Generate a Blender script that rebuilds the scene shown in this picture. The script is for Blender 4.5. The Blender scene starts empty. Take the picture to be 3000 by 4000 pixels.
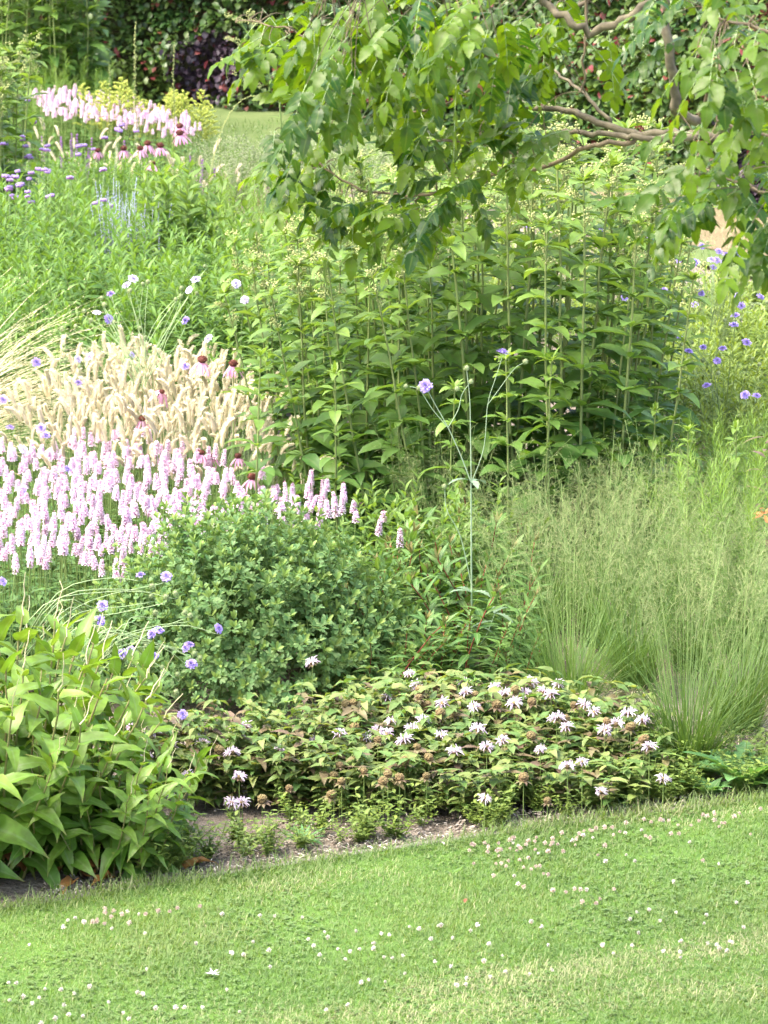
import bpy, math
import numpy as np
from mathutils import Matrix

# ------------------------------------------------------------------ camera, world, sun, exposure
SC = bpy.context.scene
COL = SC.collection
FPX, HOR, CAMZ = 19200.0, 4100.0, 4.1            # focal length and horizon offset in photo pixels, eye height in metres
PITCH = math.atan(HOR / FPX)
cam_d = bpy.data.cameras.new('camera')
cam = bpy.data.objects.new('camera', cam_d)
COL.objects.link(cam)
cam.location = (0, 0, CAMZ)
cam.rotation_euler = (math.pi / 2 - PITCH, 0, 0)
cam_d.sensor_fit = 'VERTICAL'
cam_d.sensor_height = 36.0
cam_d.lens = 36.0 * FPX / 4000.0
cam_d.clip_end = 500.0
cam_d.dof.use_dof = True
cam_d.dof.focus_distance = 16.6
cam_d.dof.aperture_fstop = 13.0
SC.camera = cam

W = bpy.data.worlds.new('World')
SC.world = W
W.use_nodes = True
wn = W.node_tree
sky = wn.nodes.new('ShaderNodeTexSky')
sky.sky_type = 'NISHITA'
sky.sun_disc = False
SUN_EL, SUN_AZ = math.radians(60), math.radians(-105)     # azimuth measured from +Y towards +X
sky.sun_elevation = SUN_EL
sky.sun_rotation = SUN_AZ
sky.air_density = 0.8
sky.dust_density = 6.0
sky.ozone_density = 0.4
wn.links.new(sky.outputs[0], wn.nodes['Background'].inputs[0])
wn.nodes['Background'].inputs[1].default_value = 0.15

sun_d = bpy.data.lights.new('sun', 'SUN')
sun_d.energy = 0.6
sun_d.angle = math.radians(50)
sun_d.color = (1.0, 0.95, 0.86)
sun = bpy.data.objects.new('sun', sun_d)
COL.objects.link(sun)
sd = np.array([math.sin(SUN_AZ) * math.cos(SUN_EL), math.cos(SUN_AZ) * math.cos(SUN_EL), math.sin(SUN_EL)])
sun.location = tuple(sd * 60)
from mathutils import Vector
sun.rotation_euler = Vector(tuple(sd)).to_track_quat('Z', 'Y').to_euler()

SC.view_settings.view_transform = 'Standard'
SC.view_settings.look = 'None'
SC.view_settings.exposure = 2.5
SC.view_settings.gamma = 1.0
SC.cycles.max_bounces = 10
SC.cycles.diffuse_bounces = 7
SC.cycles.glossy_bounces = 2
SC.cycles.transmission_bounces = 7
SC.cycles.transparent_max_bounces = 4
SC.cycles.caustics_reflective = False
SC.cycles.caustics_refractive = False

# ------------------------------------------------------------------ photo pixel -> world
RNG = np.random.default_rng(11)
_f = np.array([0, math.cos(PITCH), -math.sin(PITCH)])
_u = np.array([0, math.sin(PITCH), math.cos(PITCH)])
_r = np.array([1.0, 0, 0])
EYE = np.array([0, 0, CAMZ])


def ray(px, py):
    return _f + _r * (px - 1500) / FPX + _u * (2000 - py) / FPX


def at_depth(px, py, Y):
    d = ray(px, py)
    return EYE + d * (Y / d[1])


def at_height(px, py, z=0.0):
    d = ray(px, py)
    return EYE + d * ((z - CAMZ) / d[2])


def xpx(px, Y):                                   # world X of a photo column at depth Y (near the ground)
    return (px - 1500) / FPX * Y * 1.03


# ------------------------------------------------------------------ mesh building
def nrm(a):
    return a / np.maximum(np.linalg.norm(a, axis=-1, keepdims=True), 1e-9)


class MB:
    def __init__(self):
        self.v, self.f, self.a, self.m, self.n = [], [], [], [], 0

    def add(self, V, F, A, mi=0):
        V = np.asarray(V, float)
        N, K = V.shape[:2]
        idx = F[None] + (np.arange(N) * K)[:, None, None] + self.n
        self.v.append(V.reshape(-1, 3))
        self.a.append(np.broadcast_to(A, (N, K, 3)).reshape(-1, 3))
        self.f.append(idx.reshape(-1, 4))
        self.m.append(np.full(N * len(F), mi))
        self.n += N * K

    def build(self, name, mats):
        V = np.concatenate(self.v)
        F = np.concatenate(self.f)
        A = np.concatenate(self.a)
        M = np.concatenate(self.m)
        me = bpy.data.meshes.new(name)
        me.vertices.add(len(V))
        me.vertices.foreach_set('co', V.astype(np.float32).ravel())
        me.loops.add(F.size)
        me.loops.foreach_set('vertex_index', F.astype(np.int32).ravel())
        me.polygons.add(len(F))
        me.polygons.foreach_set('loop_start', np.arange(0, F.size, 4, dtype=np.int32))
        me.polygons.foreach_set('material_index', M.astype(np.int32))
        me.polygons.foreach_set('use_smooth', np.ones(len(F), dtype=bool))
        at = me.attributes.new('lf', 'FLOAT_VECTOR', 'POINT')
        at.data.foreach_set('vector', A.astype(np.float32).ravel())
        for m in (mats if isinstance(mats, (list, tuple)) else [mats]):
            me.materials.append(m)
        me.update(calc_edges=True)
        return me


def arr(x, N):
    return np.broadcast_to(np.asarray(x, float), (N,)).copy()


def leaves(B, o, d, n, L, W, prof, droop=0.5, fold=0.22, v=None, mi=0, wave=0.0, t_off=0.0, t_mul=1.0):
    o, d, n = (np.atleast_2d(np.asarray(x, float)) for x in (o, d, n))
    N = max(len(o), len(d))
    o = np.broadcast_to(o, (N, 3)); d = nrm(np.broadcast_to(d, (N, 3))); n = np.broadcast_to(n, (N, 3))
    L, W, droop, fold = arr(L, N), arr(W, N), arr(droop, N), arr(fold, N)
    droop = np.where(np.abs(droop) < 1e-3, 1e-3, droop)
    n = nrm(n - d * (n * d).sum(1, keepdims=True))
    s = np.cross(d, n)
    pr = np.asarray(prof, float)
    t, w = pr[:, 0], pr[:, 1]
    S = len(t)
    th = droop[:, None] * t[None]
    al = (L / droop)[:, None] * np.sin(th)
    dn = (L / droop)[:, None] * (1 - np.cos(th))
    c = o[:, None] + d[:, None] * al[..., None] - n[:, None] * dn[..., None]
    nt = n[:, None] * np.cos(th)[..., None] + d[:, None] * np.sin(th)[..., None]
    hw = (W / 2)[:, None] * w[None]
    up = nt * (fold[:, None] * hw)[..., None]
    sw = s[:, None] * hw[..., None]
    wl = wr = 0
    if wave:
        ph = RNG.random((N, 1)) * 6.28
        k = wave * hw
        wl = nt * (k * np.sin(ph + t[None] * 14))[..., None]
        wr = nt * (k * np.sin(ph * 2.3 + t[None] * 13))[..., None]
    V = np.stack([c - sw + up + wl, c, c + sw + up + wr], axis=2).reshape(N, S * 3, 3)
    if v is None:
        v = RNG.random(N)
    A = np.zeros((N, S, 3, 3))
    A[..., 0] = arr(v, N)[:, None, None]
    A[..., 1] = (t_off + t_mul * t)[None, :, None]
    A[..., 2] = np.array([-1.0, 0, 1.0])
    F = []
    for i in range(S - 1):
        F += [(3 * i, 3 * i + 1, 3 * i + 4, 3 * i + 3), (3 * i + 1, 3 * i + 2, 3 * i + 5, 3 * i + 4)]
    B.add(V, np.array(F), A.reshape(N, S * 3, 3), mi)


def blades(B, o, d, n, L, W, droop=1.0, v=None, mi=0, seg=4, taper=1.0):
    o, d, n = (np.atleast_2d(np.asarray(x, float)) for x in (o, d, n))
    N = len(o)
    d = nrm(np.broadcast_to(d, (N, 3))); n = np.broadcast_to(n, (N, 3))
    n = nrm(n - d * (n * d).sum(1, keepdims=True))
    L, W, droop = arr(L, N), arr(W, N), arr(droop, N)
    droop = np.where(np.abs(droop) < 1e-3, 1e-3, droop)
    s = np.cross(d, n)
    t = np.linspace(0, 1, seg + 1)
    w = (1 - t ** 2 * taper * 0.95)
    th = droop[:, None] * t[None]
    c = (o[:, None] + d[:, None] * ((L / droop)[:, None] * np.sin(th))[..., None]
         - n[:, None] * ((L / droop)[:, None] * (1 - np.cos(th)))[..., None])
    sw = s[:, None] * ((W / 2)[:, None] * w[None])[..., None]
    V = np.stack([c - sw, c + sw], axis=2).reshape(N, -1, 3)
    if v is None:
        v = RNG.random(N)
    A = np.zeros((N, seg + 1, 2, 3))
    A[..., 0] = arr(v, N)[:, None, None]
    A[..., 1] = t[None, :, None]
    A[..., 2] = np.array([-0.6, 0.6])
    F = np.array([(2 * i, 2 * i + 1, 2 * i + 3, 2 * i + 2) for i in range(seg)])
    B.add(V, F, A.reshape(N, -1, 3), mi)
    return c


def tubes(B, P, rad, v=None, mi=0, sides=3):
    P = np.asarray(P, float)
    if P.ndim == 2:
        P = P[None]
    N, K = P.shape[:2]
    rad = np.broadcast_to(np.asarray(rad, float), (N, K))
    T = nrm(np.gradient(P, axis=1))
    ref = np.where(np.abs(T[..., 2:3]) > 0.9, np.array([1.0, 0, 0]), np.array([0, 0, 1.0]))
    ref = np.broadcast_to(ref[:, :1], T.shape)
    a = nrm(np.cross(T, ref))
    b = np.cross(T, a)
    an = np.arange(sides) / sides * 2 * math.pi
    V = (P[:, :, None] + (a[:, :, None] * np.cos(an)[:, None] + b[:, :, None] * np.sin(an)[:, None]) * rad[:, :, None, None])
    V = V.reshape(N, K * sides, 3)
    if v is None:
        v = RNG.random(N)
    A = np.zeros((N, K, sides, 3))
    A[..., 0] = arr(v, N)[:, None, None]
    A[..., 1] = np.linspace(0, 1, K)[None, :, None]
    A[..., 2] = 0.5
    F = []
    for i in range(K - 1):
        for j in range(sides):
            k = (j + 1) % sides
            F.append((i * sides + j, i * sides + k, (i + 1) * sides + k, (i + 1) * sides + j))
    B.add(V, np.array(F), A.reshape(N, K * sides, 3), mi)


def _ball(nu=7, nv=5):
    V, F = [], []
    for i in range(nv + 1):
        p = math.pi * (0.04 + 0.92 * i / nv)
        for j in range(nu):
            q = 2 * math.pi * j / nu
            V.append((math.sin(p) * math.cos(q), math.sin(p) * math.sin(q), math.cos(p)))
    for i in range(nv):
        for j in range(nu):
            k = (j + 1) % nu
            F.append((i * nu + j, (i + 1) * nu + j, (i + 1) * nu + k, i * nu + k))
    return np.array(V), np.array(F)


BALL = _ball()
BALL2 = _ball(12, 9)


def balls(B, pos, r, v=None, mi=0, sq=1.0, tpl=None):
    TV, TF = tpl or BALL
    pos = np.atleast_2d(np.asarray(pos, float))
    N = len(pos)
    r = arr(r, N)
    V = pos[:, None] + TV[None] * r[:, None, None] * np.array([1, 1, sq])
    if v is None:
        v = RNG.random(N)
    A = np.zeros((N, len(TV), 3))
    A[..., 0] = arr(v, N)[:, None]
    A[..., 1] = (TV[:, 2] * 0.5 + 0.5)[None]
    A[..., 2] = 0.5
    B.add(V, TF, A, mi)


def pe(az, el):
    az, el = np.asarray(az, float), np.asarray(el, float)
    return np.stack([np.cos(el) * np.cos(az), np.cos(el) * np.sin(az), np.sin(el) * np.ones_like(az)], -1)


def dn(az, el):                                   # leaf direction and the upper-side normal that goes with it
    return pe(az, el), pe(az, np.asarray(el) + math.pi / 2)


def stemline(h, lean=0.0, az=0.0, bend=0.0, K=7, wob=0.0):
    t = np.linspace(0, 1, K)
    off = h * (math.tan(lean) * t + bend * t ** 2)
    P = np.stack([off * math.cos(az), off * math.sin(az), h * t], 1)
    if wob:
        P[1:, :2] += np.cumsum(RNG.normal(0, wob, (K - 1, 2)), 0)
    return P


def on(P, t):
    t = np.atleast_1d(t)
    K = len(P)
    x = np.clip(t, 0, 1) * (K - 1)
    i = np.minimum(x.astype(int), K - 2)
    f = (x - i)[:, None]
    return P[i] * (1 - f) + P[i + 1] * f


def bez(a, b, c, K=10):
    t = np.linspace(0, 1, K)[:, None]
    return (1 - t) ** 2 * a + 2 * t * (1 - t) * b + t ** 2 * c


def spline(pts, K=30):
    pts = np.asarray(pts, float)
    n = len(pts)
    x = np.linspace(0, n - 1, K)
    i = np.minimum(x.astype(int), n - 2)
    f = (x - i)[:, None]
    p0, p1, p2, p3 = pts[np.maximum(i - 1, 0)], pts[i], pts[i + 1], pts[np.minimum(i + 2, n - 1)]
    return 0.5 * (2 * p1 + (p2 - p0) * f + (2 * p0 - 5 * p1 + 4 * p2 - p3) * f ** 2 + (3 * p1 - p0 - 3 * p2 + p3) * f ** 3)


LANCE = [(0, .12), (.12, .5), (.3, .95), (.5, 1), (.75, .6), (.92, .2), (1, .02)]
ELLIP = [(0, .06), (.08, .2), (.2, .7), (.38, 1), (.58, .95), (.78, .6), (.92, .22), (1, .02)]
OVATE = [(0, .3), (.1, .85), (.25, 1), (.5, .8), (.75, .42), (.92, .14), (1, .02)]
OBOV = [(0, .06), (.2, .4), (.45, .85), (.68, 1), (.88, .7), (1, .12)]
CORD = [(0, .5), (.06, .95), (.16, 1.05), (.35, .95), (.55, .7), (.75, .36), (.88, .14), (1, .02)]
TOOTH = [(0, .1), (.1, .62), (.2, .98), (.25, .84), (.36, 1.06), (.41, .86), (.54, .96), (.59, .74), (.71, .72), (.76, .52), (.88, .36), (1, .02)]
LOBED = [(0, .2), (.08, .3), (.14, .7), (.18, .35), (.26, .9), (.3, .5), (.4, 1.1), (.45, .65), (.56, 1.1), (.6, .7), (.72, .95), (.8, .6), (.9, .4), (1, .05)]
PETAL = [(0, .3), (.4, .9), (.8, 1), (1, .5)]
SMALL = [(0, .15), (.4, 1), (1, .05)]
ROUND = [(0, .25), (.25, .85), (.55, 1), (.85, .75), (1, .25)]

# ------------------------------------------------------------------ materials
MATS = {}


def leafmat(name, c0, c1, tip=None, tip0=0.6, rib=None, trans=0.35, tcol=None, rough=0.5, spec=0.35, objvar=0.25, mott=0.25):
    if c1[1] > c1[0] and c1[1] > c1[2] and c1[1] < .3 and trans >= .25:
        c0, c1 = ((c[0] * 1.22, c[1] * 1.16, c[2] * 1.12) for c in (c0, c1))
    m = bpy.data.materials.new(name)
    m.use_nodes = True
    nt = m.node_tree
    N, Lk = nt.nodes, nt.links
    bs = N['Principled BSDF']
    out = N['Material Output']
    at = N.new('ShaderNodeAttribute'); at.attribute_name = 'lf'
    sp = N.new('ShaderNodeSeparateXYZ'); Lk.new(at.outputs['Vector'], sp.inputs[0])

    def mix(fac, a, b):
        x = N.new('ShaderNodeMix'); x.data_type = 'RGBA'
        for sock, val in ((x.inputs[0], fac), (x.inputs[6], a), (x.inputs[7], b)):
            if isinstance(val, (int, float)):
                sock.default_value = val
            elif isinstance(val, tuple):
                sock.default_value = (*val, 1)
            else:
                Lk.new(val, sock)
        return x.outputs[2]

    def rng_(val, a, b, c=0.0, d=1.0):
        x = N.new('ShaderNodeMapRange'); x.inputs[1].default_value = a; x.inputs[2].default_value = b
        x.inputs[3].default_value = c; x.inputs[4].default_value = d
        Lk.new(val, x.inputs[0])
        return x.outputs[0]
    col = mix(sp.outputs[0], c0, c1)
    if tip:
        col = mix(rng_(sp.outputs[1], tip0, 1.0), col, tip)
    if rib:
        ab = N.new('ShaderNodeMath'); ab.operation = 'ABSOLUTE'; Lk.new(sp.outputs[2], ab.inputs[0])
        col = mix(rng_(ab.outputs[0], 0.06, 0.16, 0.7, 0.0), col, rib)
    oi = N.new('ShaderNodeObjectInfo')
    tc = N.new('ShaderNodeTexCoord')
    no = N.new('ShaderNodeTexNoise'); no.inputs['Scale'].default_value = 38.0; no.inputs['Detail'].default_value = 3.0
    Lk.new(tc.outputs['Object'], no.inputs['Vector'])
    a1 = rng_(oi.outputs['Random'], 0, 1, 1 - objvar * .5, 1 + objvar * .5)
    a2 = rng_(no.outputs[0], 0.3, 0.7, 1 - mott * .5, 1 + mott * .5)
    mu = N.new('ShaderNodeMath'); mu.operation = 'MULTIPLY'; Lk.new(a1, mu.inputs[0]); Lk.new(a2, mu.inputs[1])
    hs = N.new('ShaderNodeHueSaturation')
    Lk.new(col, hs.inputs['Color']); Lk.new(mu.outputs[0], hs.inputs['Value'])
    Lk.new(rng_(no.outputs[0], 0.25, 0.75, 0.492, 0.508), hs.inputs['Hue'])
    Lk.new(hs.outputs[0], bs.inputs['Base Color'])
    bs.inputs['Roughness'].default_value = rough
    bs.inputs['Specular IOR Level'].default_value = spec
    if trans:
        tr = N.new('ShaderNodeBsdfTranslucent')
        if tcol:
            tm = N.new('ShaderNodeMix'); tm.data_type = 'RGBA'; tm.blend_type = 'MULTIPLY'; tm.inputs[0].default_value = 1
            Lk.new(hs.outputs[0], tm.inputs[6]); tm.inputs[7].default_value = (*tcol, 1)
            Lk.new(tm.outputs[2], tr.inputs[0])
        else:
            Lk.new(hs.outputs[0], tr.inputs[0])
        mx = N.new('ShaderNodeMixShader'); mx.inputs[0].default_value = trans
        Lk.new(bs.outputs[0], mx.inputs[1]); Lk.new(tr.outputs[0], mx.inputs[2]); Lk.new(mx.outputs[0], out.inputs[0])
    MATS[name] = m
    return m


TC = (1.5, 1.4, 0.6)
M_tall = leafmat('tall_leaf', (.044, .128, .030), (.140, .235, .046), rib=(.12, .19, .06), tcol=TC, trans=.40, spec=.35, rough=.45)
M_tstem = leafmat('tall_stem', (.16, .21, .06), (.20, .25, .08), trans=0, rough=.6)
M_bud = leafmat('bud', (.30, .36, .12), (.42, .44, .18), trans=.1, rough=.7)
M_mound = leafmat('willow_leaf', (.060, .148, .034), (.120, .226, .047), tip=(.175, .28, .06), tip0=.75, tcol=TC, trans=.4)
M_mstem = leafmat('green_stem', (.12, .20, .05), (.16, .23, .06), trans=0, rough=.6)
M_feather = leafmat('feather_leaf', (.075, .17, .035), (.15, .26, .045), tcol=TC, trans=.35)
M_hedge = leafmat('hedge_leaf', (.036, .095, .024), (.100, .165, .036), tcol=TC, trans=.25, spec=.5, rough=.38)
M_hedge_red = leafmat('hedge_new_leaf', (.14, .055, .03), (.25, .05, .06), trans=.3)
M_purple = leafmat('purple_leaf', (.030, .024, .040), (.075, .050, .070), trans=.15, spec=.5, rough=.4)
M_bark = leafmat('bark', (.075, .066, .034), (.17, .15, .10), trans=0, rough=.85, mott=.9)
M_twig = leafmat('twig', (.085, .068, .038), (.14, .11, .062), trans=0, rough=.7, mott=.5)
M_tree = leafmat('tree_leaflet', (.018, .062, .012), (.085, .162, .008), rib=(.09, .15, .03), tcol=(2.0, 1.7, .3), trans=.5, spec=.36, rough=.34)  # backlit yellow-green is put into the lighter leaf colour, mixed leaf by leaf
M_dead = leafmat('dead_leaf', (.20, .07, .03), (.30, .12, .05), trans=.2, mott=.6)
M_gold = leafmat('goldenrod', (.36, .44, .06), (.50, .56, .12), trans=.25)
M_pink = leafmat('betony_petal', (.76, .55, .70), (.88, .76, .85), trans=.25, rough=.6, objvar=.15)
M_calyx = leafmat('betony_calyx', (.36, .11, .24), (.52, .24, .38), trans=.1, rough=.6)
M_bleaf = leafmat('betony_leaf', (.055, .14, .04), (.10, .20, .05), rib=(.14, .22, .08), tcol=TC, trans=.35)
M_cone = leafmat('cone', (.07, .018, .015), (.20, .06, .03), trans=0, rough=.8)
M_cpet = leafmat('cone_petal', (.62, .26, .46), (.74, .42, .58), trans=.35)
M_verb = leafmat('verbena', (.32, .22, .54), (.50, .38, .70), trans=.2)
M_scab = leafmat('scabious_petal', (.34, .26, .68), (.50, .40, .80), trans=.25)
M_scabw = leafmat('scabious_pale', (.62, .56, .84), (.76, .70, .90), trans=.25)
M_seed = leafmat('seed_green', (.22, .30, .12), (.34, .40, .20), trans=.1, rough=.8)
M_thin = leafmat('thin_stem', (.22, .32, .14), (.30, .40, .19), trans=0, rough=.6)
M_mflow = leafmat('bee_balm_petal', (.68, .54, .68), (.86, .80, .86), trans=.25)
M_mhead = leafmat('bee_balm_head', (.11, .075, .035), (.19, .12, .06), tip=(.20, .17, .07), tip0=.5, trans=0, rough=.9)
M_mleaf = leafmat('bee_balm_leaf', (.074, .155, .038), (.170, .222, .066), tip=(.18, .14, .07), tip0=.8, tcol=TC, trans=.33, mott=.5)
M_mleafr = leafmat('bee_balm_leaf_dull', (.15, .10, .07), (.18, .17, .07), trans=.25, mott=.5)
M_melica = leafmat('melic_plume', (.74, .68, .50), (.86, .81, .66), trans=.45, rough=.8, objvar=.2)
M_straw = leafmat('straw', (.60, .54, .32), (.76, .70, .48), trans=.2, rough=.7)
M_gblade = leafmat('grass_blade', (.055, .13, .028), (.12, .21, .05), tcol=TC, trans=.3)
M_desch = leafmat('hair_grass', (.050, .120, .026), (.115, .205, .045), tcol=TC, trans=.3)
M_culm = leafmat('culm', (.12, .22, .05), (.20, .30, .09), trans=0, rough=.6)
M_panic = leafmat('panicle', (.17, .245, .088), (.32, .35, .15), trans=.3, rough=.7)
M_pers = leafmat('persicaria_leaf', (.066, .160, .021), (.145, .250, .032), tip=(.22, .18, .06), tip0=.84, rib=(.17, .27, .08), tcol=TC, trans=.36, spec=.4, rough=.42, mott=.5)
M_persr = leafmat('persicaria_old_leaf', (.17, .06, .025), (.28, .15, .04), trans=.25, mott=.7)
M_pstem = leafmat('persicaria_stem', (.20, .22, .08), (.26, .20, .09), trans=0, rough=.6)
M_bapt = leafmat('false_indigo_leaf', (.068, .162, .056), (.138, .235, .080), tcol=(1.5, 1.4, .6), trans=.34, rough=.55)
M_baptn = leafmat('false_indigo_tip', (.17, .28, .06), (.24, .34, .08), trans=.4)
M_red = leafmat('red_stem', (.20, .04, .025), (.26, .06, .035), trans=0, rough=.6)
M_spurge = leafmat('spurge_leaf', (.060, .150, .036), (.110, .205, .045), rib=(.22, .32, .14), tcol=TC, trans=.33)
M_spurget = leafmat('spurge_tip', (.14, .17, .05), (.24, .20, .07), trans=.3)
M_sage = leafmat('sage_silver', (.42, .46, .50), (.50, .54, .66), trans=.1)
M_sagef = leafmat('sage_blue', (.32, .36, .66), (.42, .46, .72), trans=.2)
M_purp = leafmat('purple_spike', (.24, .10, .32), (.38, .18, .46), trans=.2)
M_brsp = leafmat('brown_spike', (.15, .09, .06), (.22, .14, .08), trans=0, rough=.8)
M_haze = leafmat('white_haze', (.22, .30, .12), (.42, .46, .28), trans=.3)
M_clov = leafmat('clover_head', (.70, .68, .58), (.80, .78, .72), trans=.2)
M_clovp = leafmat('clover_head_old', (.48, .34, .26), (.74, .64, .56), trans=.2)
M_grey = leafmat('grey_stem', (.24, .34, .20), (.28, .38, .24), trans=0, rough=.6)
M_greyl = leafmat('grey_leaf', (.13, .22, .13), (.19, .29, .18), trans=.25)
M_weed = leafmat('weed_leaf', (.10, .18, .04), (.19, .27, .06), tcol=TC, trans=.35)
M_rose = leafmat('rosette_leaf', (.075, .19, .06), (.12, .26, .09), rib=(.22, .34, .16), tcol=TC, trans=.33)
M_orange = leafmat('orange_petal', (.70, .16, .08), (.80, .30, .14), trans=.3)
M_feath = leafmat('white_feather', (.80, .80, .80), (.86, .86, .86), trans=.3)
M_chip = leafmat('pale_straw_bit', (.55, .50, .42), (.66, .62, .55), trans=0, rough=.8)


def lawnmat():
    m = leafmat('lawn_blade', (.080, .158, .040), (.130, .202, .060), tip=(.21, .29, .11), tip0=.6, tcol=TC, trans=.35, objvar=0)
    m2 = leafmat('lawn_dry_blade', (.24, .28, .12), (.38, .38, .20), trans=.3, objvar=0)
    return m, m2


M_lawn, M_lawndry = lawnmat()


def groundmat(name, cols, scale, bump=0.3, rough=0.95):
    m = bpy.data.materials.new(name)
    m.use_nodes = True
    nt = m.node_tree
    N, Lk = nt.nodes, nt.links
    bs = N['Principled BSDF']
    bs.inputs['Roughness'].default_value = rough
    bs.inputs['Specular IOR Level'].default_value = .15
    tc = N.new('ShaderNodeTexCoord')
    no = N.new('ShaderNodeTexNoise'); no.inputs['Scale'].default_value = scale; no.inputs['Detail'].default_value = 9; no.inputs['Roughness'].default_value = .7
    Lk.new(tc.outputs['Object'], no.inputs[0])
    cr = N.new('ShaderNodeValToRGB')
    e = cr.color_ramp.elements
    e[0].position = .3; e[0].color = (*cols[0], 1); e[1].position = .7; e[1].color = (*cols[-1], 1)
    for i, c in enumerate(cols[1:-1]):
        q = e.new(.3 + .4 * (i + 1) / (len(cols) - 1)); q.color = (*c, 1)
    Lk.new(no.outputs[0], cr.inputs[0]); Lk.new(cr.outputs[0], bs.inputs[0])
    n2 = N.new('ShaderNodeTexNoise'); n2.inputs['Scale'].default_value = scale * 7; n2.inputs['Detail'].default_value = 6
    Lk.new(tc.outputs['Object'], n2.inputs[0])
    bp = N.new('ShaderNodeBump'); bp.inputs['Strength'].default_value = bump; bp.inputs['Distance'].default_value = .03
    Lk.new(n2.outputs[0], bp.inputs['Height']); Lk.new(bp.outputs[0], bs.inputs['Normal'])
    return m


M_soil = groundmat('soil', [(.10, .08, .062), (.235, .20, .16), (.36, .315, .26)], 9, 1.0)
M_turf = groundmat('turf_soil', [(.05, .11, .02), (.09, .17, .03)], 6)
M_farturf = groundmat('far_turf', [(.08, .125, .04), (.13, .17, .065)], 3)
M_dryturf = groundmat('dry_turf', [(.15, .12, .07), (.20, .17, .10)], 5)
M_kerb = groundmat('concrete', [(.13, .12, .10), (.22, .21, .185)], 14, .4)
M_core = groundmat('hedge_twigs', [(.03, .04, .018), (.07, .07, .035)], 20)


# ------------------------------------------------------------------ objects
def link(name, data):
    o = bpy.data.objects.new(name, data)
    COL.objects.link(o)
    return o


def tag(o, label=None, cat=None, group=None, kind=None):
    if label: o['label'] = label
    if cat: o['category'] = cat
    if group: o['group'] = group
    if kind: o['kind'] = kind
    return o


def thing(name, label, cat, loc=(0, 0, 0), rz=0.0, group=None, data=None):
    o = link(name, data)
    o.location = tuple(float(x) for x in loc)
    o.rotation_euler = (0, 0, rz)
    return tag(o, label, cat, group, 'thing')


def part(name, me, parent, loc=(0, 0, 0), rot=None, sc=1.0):
    o = link(name, me)
    o.parent = parent
    o.location = tuple(float(x) for x in loc)
    if rot is not None:
        o.rotation_euler = rot
    o.scale = (sc, sc, sc) if np.isscalar(sc) else sc
    return o


def tilt(az, ang, spin=0.0):
    return (Matrix.Rotation(az, 3, 'Z') @ Matrix.Rotation(ang, 3, 'Y') @ Matrix.Rotation(spin - az, 3, 'Z')).to_euler()


def U(a, b):
    return float(RNG.uniform(a, b))


def pick(seq):
    return seq[int(RNG.integers(len(seq)))]


def inpoly(x, y, poly):
    c = False
    n = len(poly)
    for i in range(n):
        (x0, y0), (x1, y1) = poly[i], poly[(i + 1) % n]
        if (y0 > y) != (y1 > y) and x < (x1 - x0) * (y - y0) / (y1 - y0) + x0:
            c = not c
    return c


def scatter(poly, z, n, mind):
    """n ground positions whose tops (height z) fill the photo outline, no two closer than mind."""
    g = [tuple(at_height(px, py, z)[:2]) for px, py in poly]
    xs, ys = [p[0] for p in g], [p[1] for p in g]
    out = []
    for _ in range(n * 60):
        x, y = U(min(xs), max(xs)), U(min(ys), max(ys))
        if inpoly(x, y, g) and all((x - a) ** 2 + (y - b) ** 2 > mind ** 2 for a, b in out):
            out.append((x, y))
            if len(out) == n:
                break
    return out


# ------------------------------------------------------------------ setting: ground, lawn, soil, edging
EDGE_PX = [(-900, 3690), (-300, 3600), (200, 3535), (500, 3482), (760, 3446), (1012, 3408), (1356, 3354), (1808, 3290), (2100, 3245), (2400, 3205), (2700, 3165), (3000, 3125), (3400, 3070), (4200, 2960)]
EDGE = spline([at_height(a, b)[:2] for a, b in EDGE_PX], 90)


def edge_y(x):
    return np.interp(x, EDGE[:, 0], EDGE[:, 1])


def sheet(name, V, F, mat, kind='structure'):
    me = bpy.data.meshes.new(name)
    me.from_pydata([tuple(map(float, p)) for p in V], [], F)
    me.materials.append(mat)
    o = link(name, me)
    return tag(o, kind=kind)


# one ground sheet with gentle lumps near by
gx = np.concatenate([[-90, -40, -15], np.linspace(-6, 6, 61), [15, 40, 90]])
gy = np.concatenate([[-30, 2], np.linspace(8, 36, 141), [60, 120]])
GX, GY = np.meshgrid(gx, gy)
GZ = 0.006 * (np.sin(GX * 9 + GY * 4) + np.sin(GY * 11 - GX * 5) + np.sin(GX * 23) * .5) - .012
GZ[GY < edge_y(GX) + .12] = -.02
nx = len(gx)
F = [(j * nx + i, j * nx + i + 1, (j + 1) * nx + i + 1, (j + 1) * nx + i) for j in range(len(gy) - 1) for i in range(nx - 1)]
g = sheet('ground', np.stack([GX, GY, GZ], -1).reshape(-1, 3), F, M_soil)
for p in g.data.polygons:
    p.use_smooth = True

V = [(x, y - .0, .008) for x, y in EDGE] + [(x, 5.0, .008) for x, y in EDGE]
n = len(EDGE)
sheet('lawn', V, [(i, n + i, n + i + 1, i + 1) for i in range(n - 1)], M_turf)
# thin edging strip between lawn and soil
V, F = [], []
for i, (x, y) in enumerate(EDGE):
    w = .035 + .008 * math.sin(i * 1.7)
    V += [(x, y + .004, -.03), (x, y + .004, .008), (x, y + .004 + w, .008), (x, y + .004 + w, -.03)]
for i in range(n - 1):
    a, b = 4 * i, 4 * i + 4
    F += [(a, b, b + 1, a + 1), (a + 1, b + 1, b + 2, a + 2), (a + 2, b + 2, b + 3, a + 3)]
sheet('lawn_edging', V, F, M_kerb)
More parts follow.
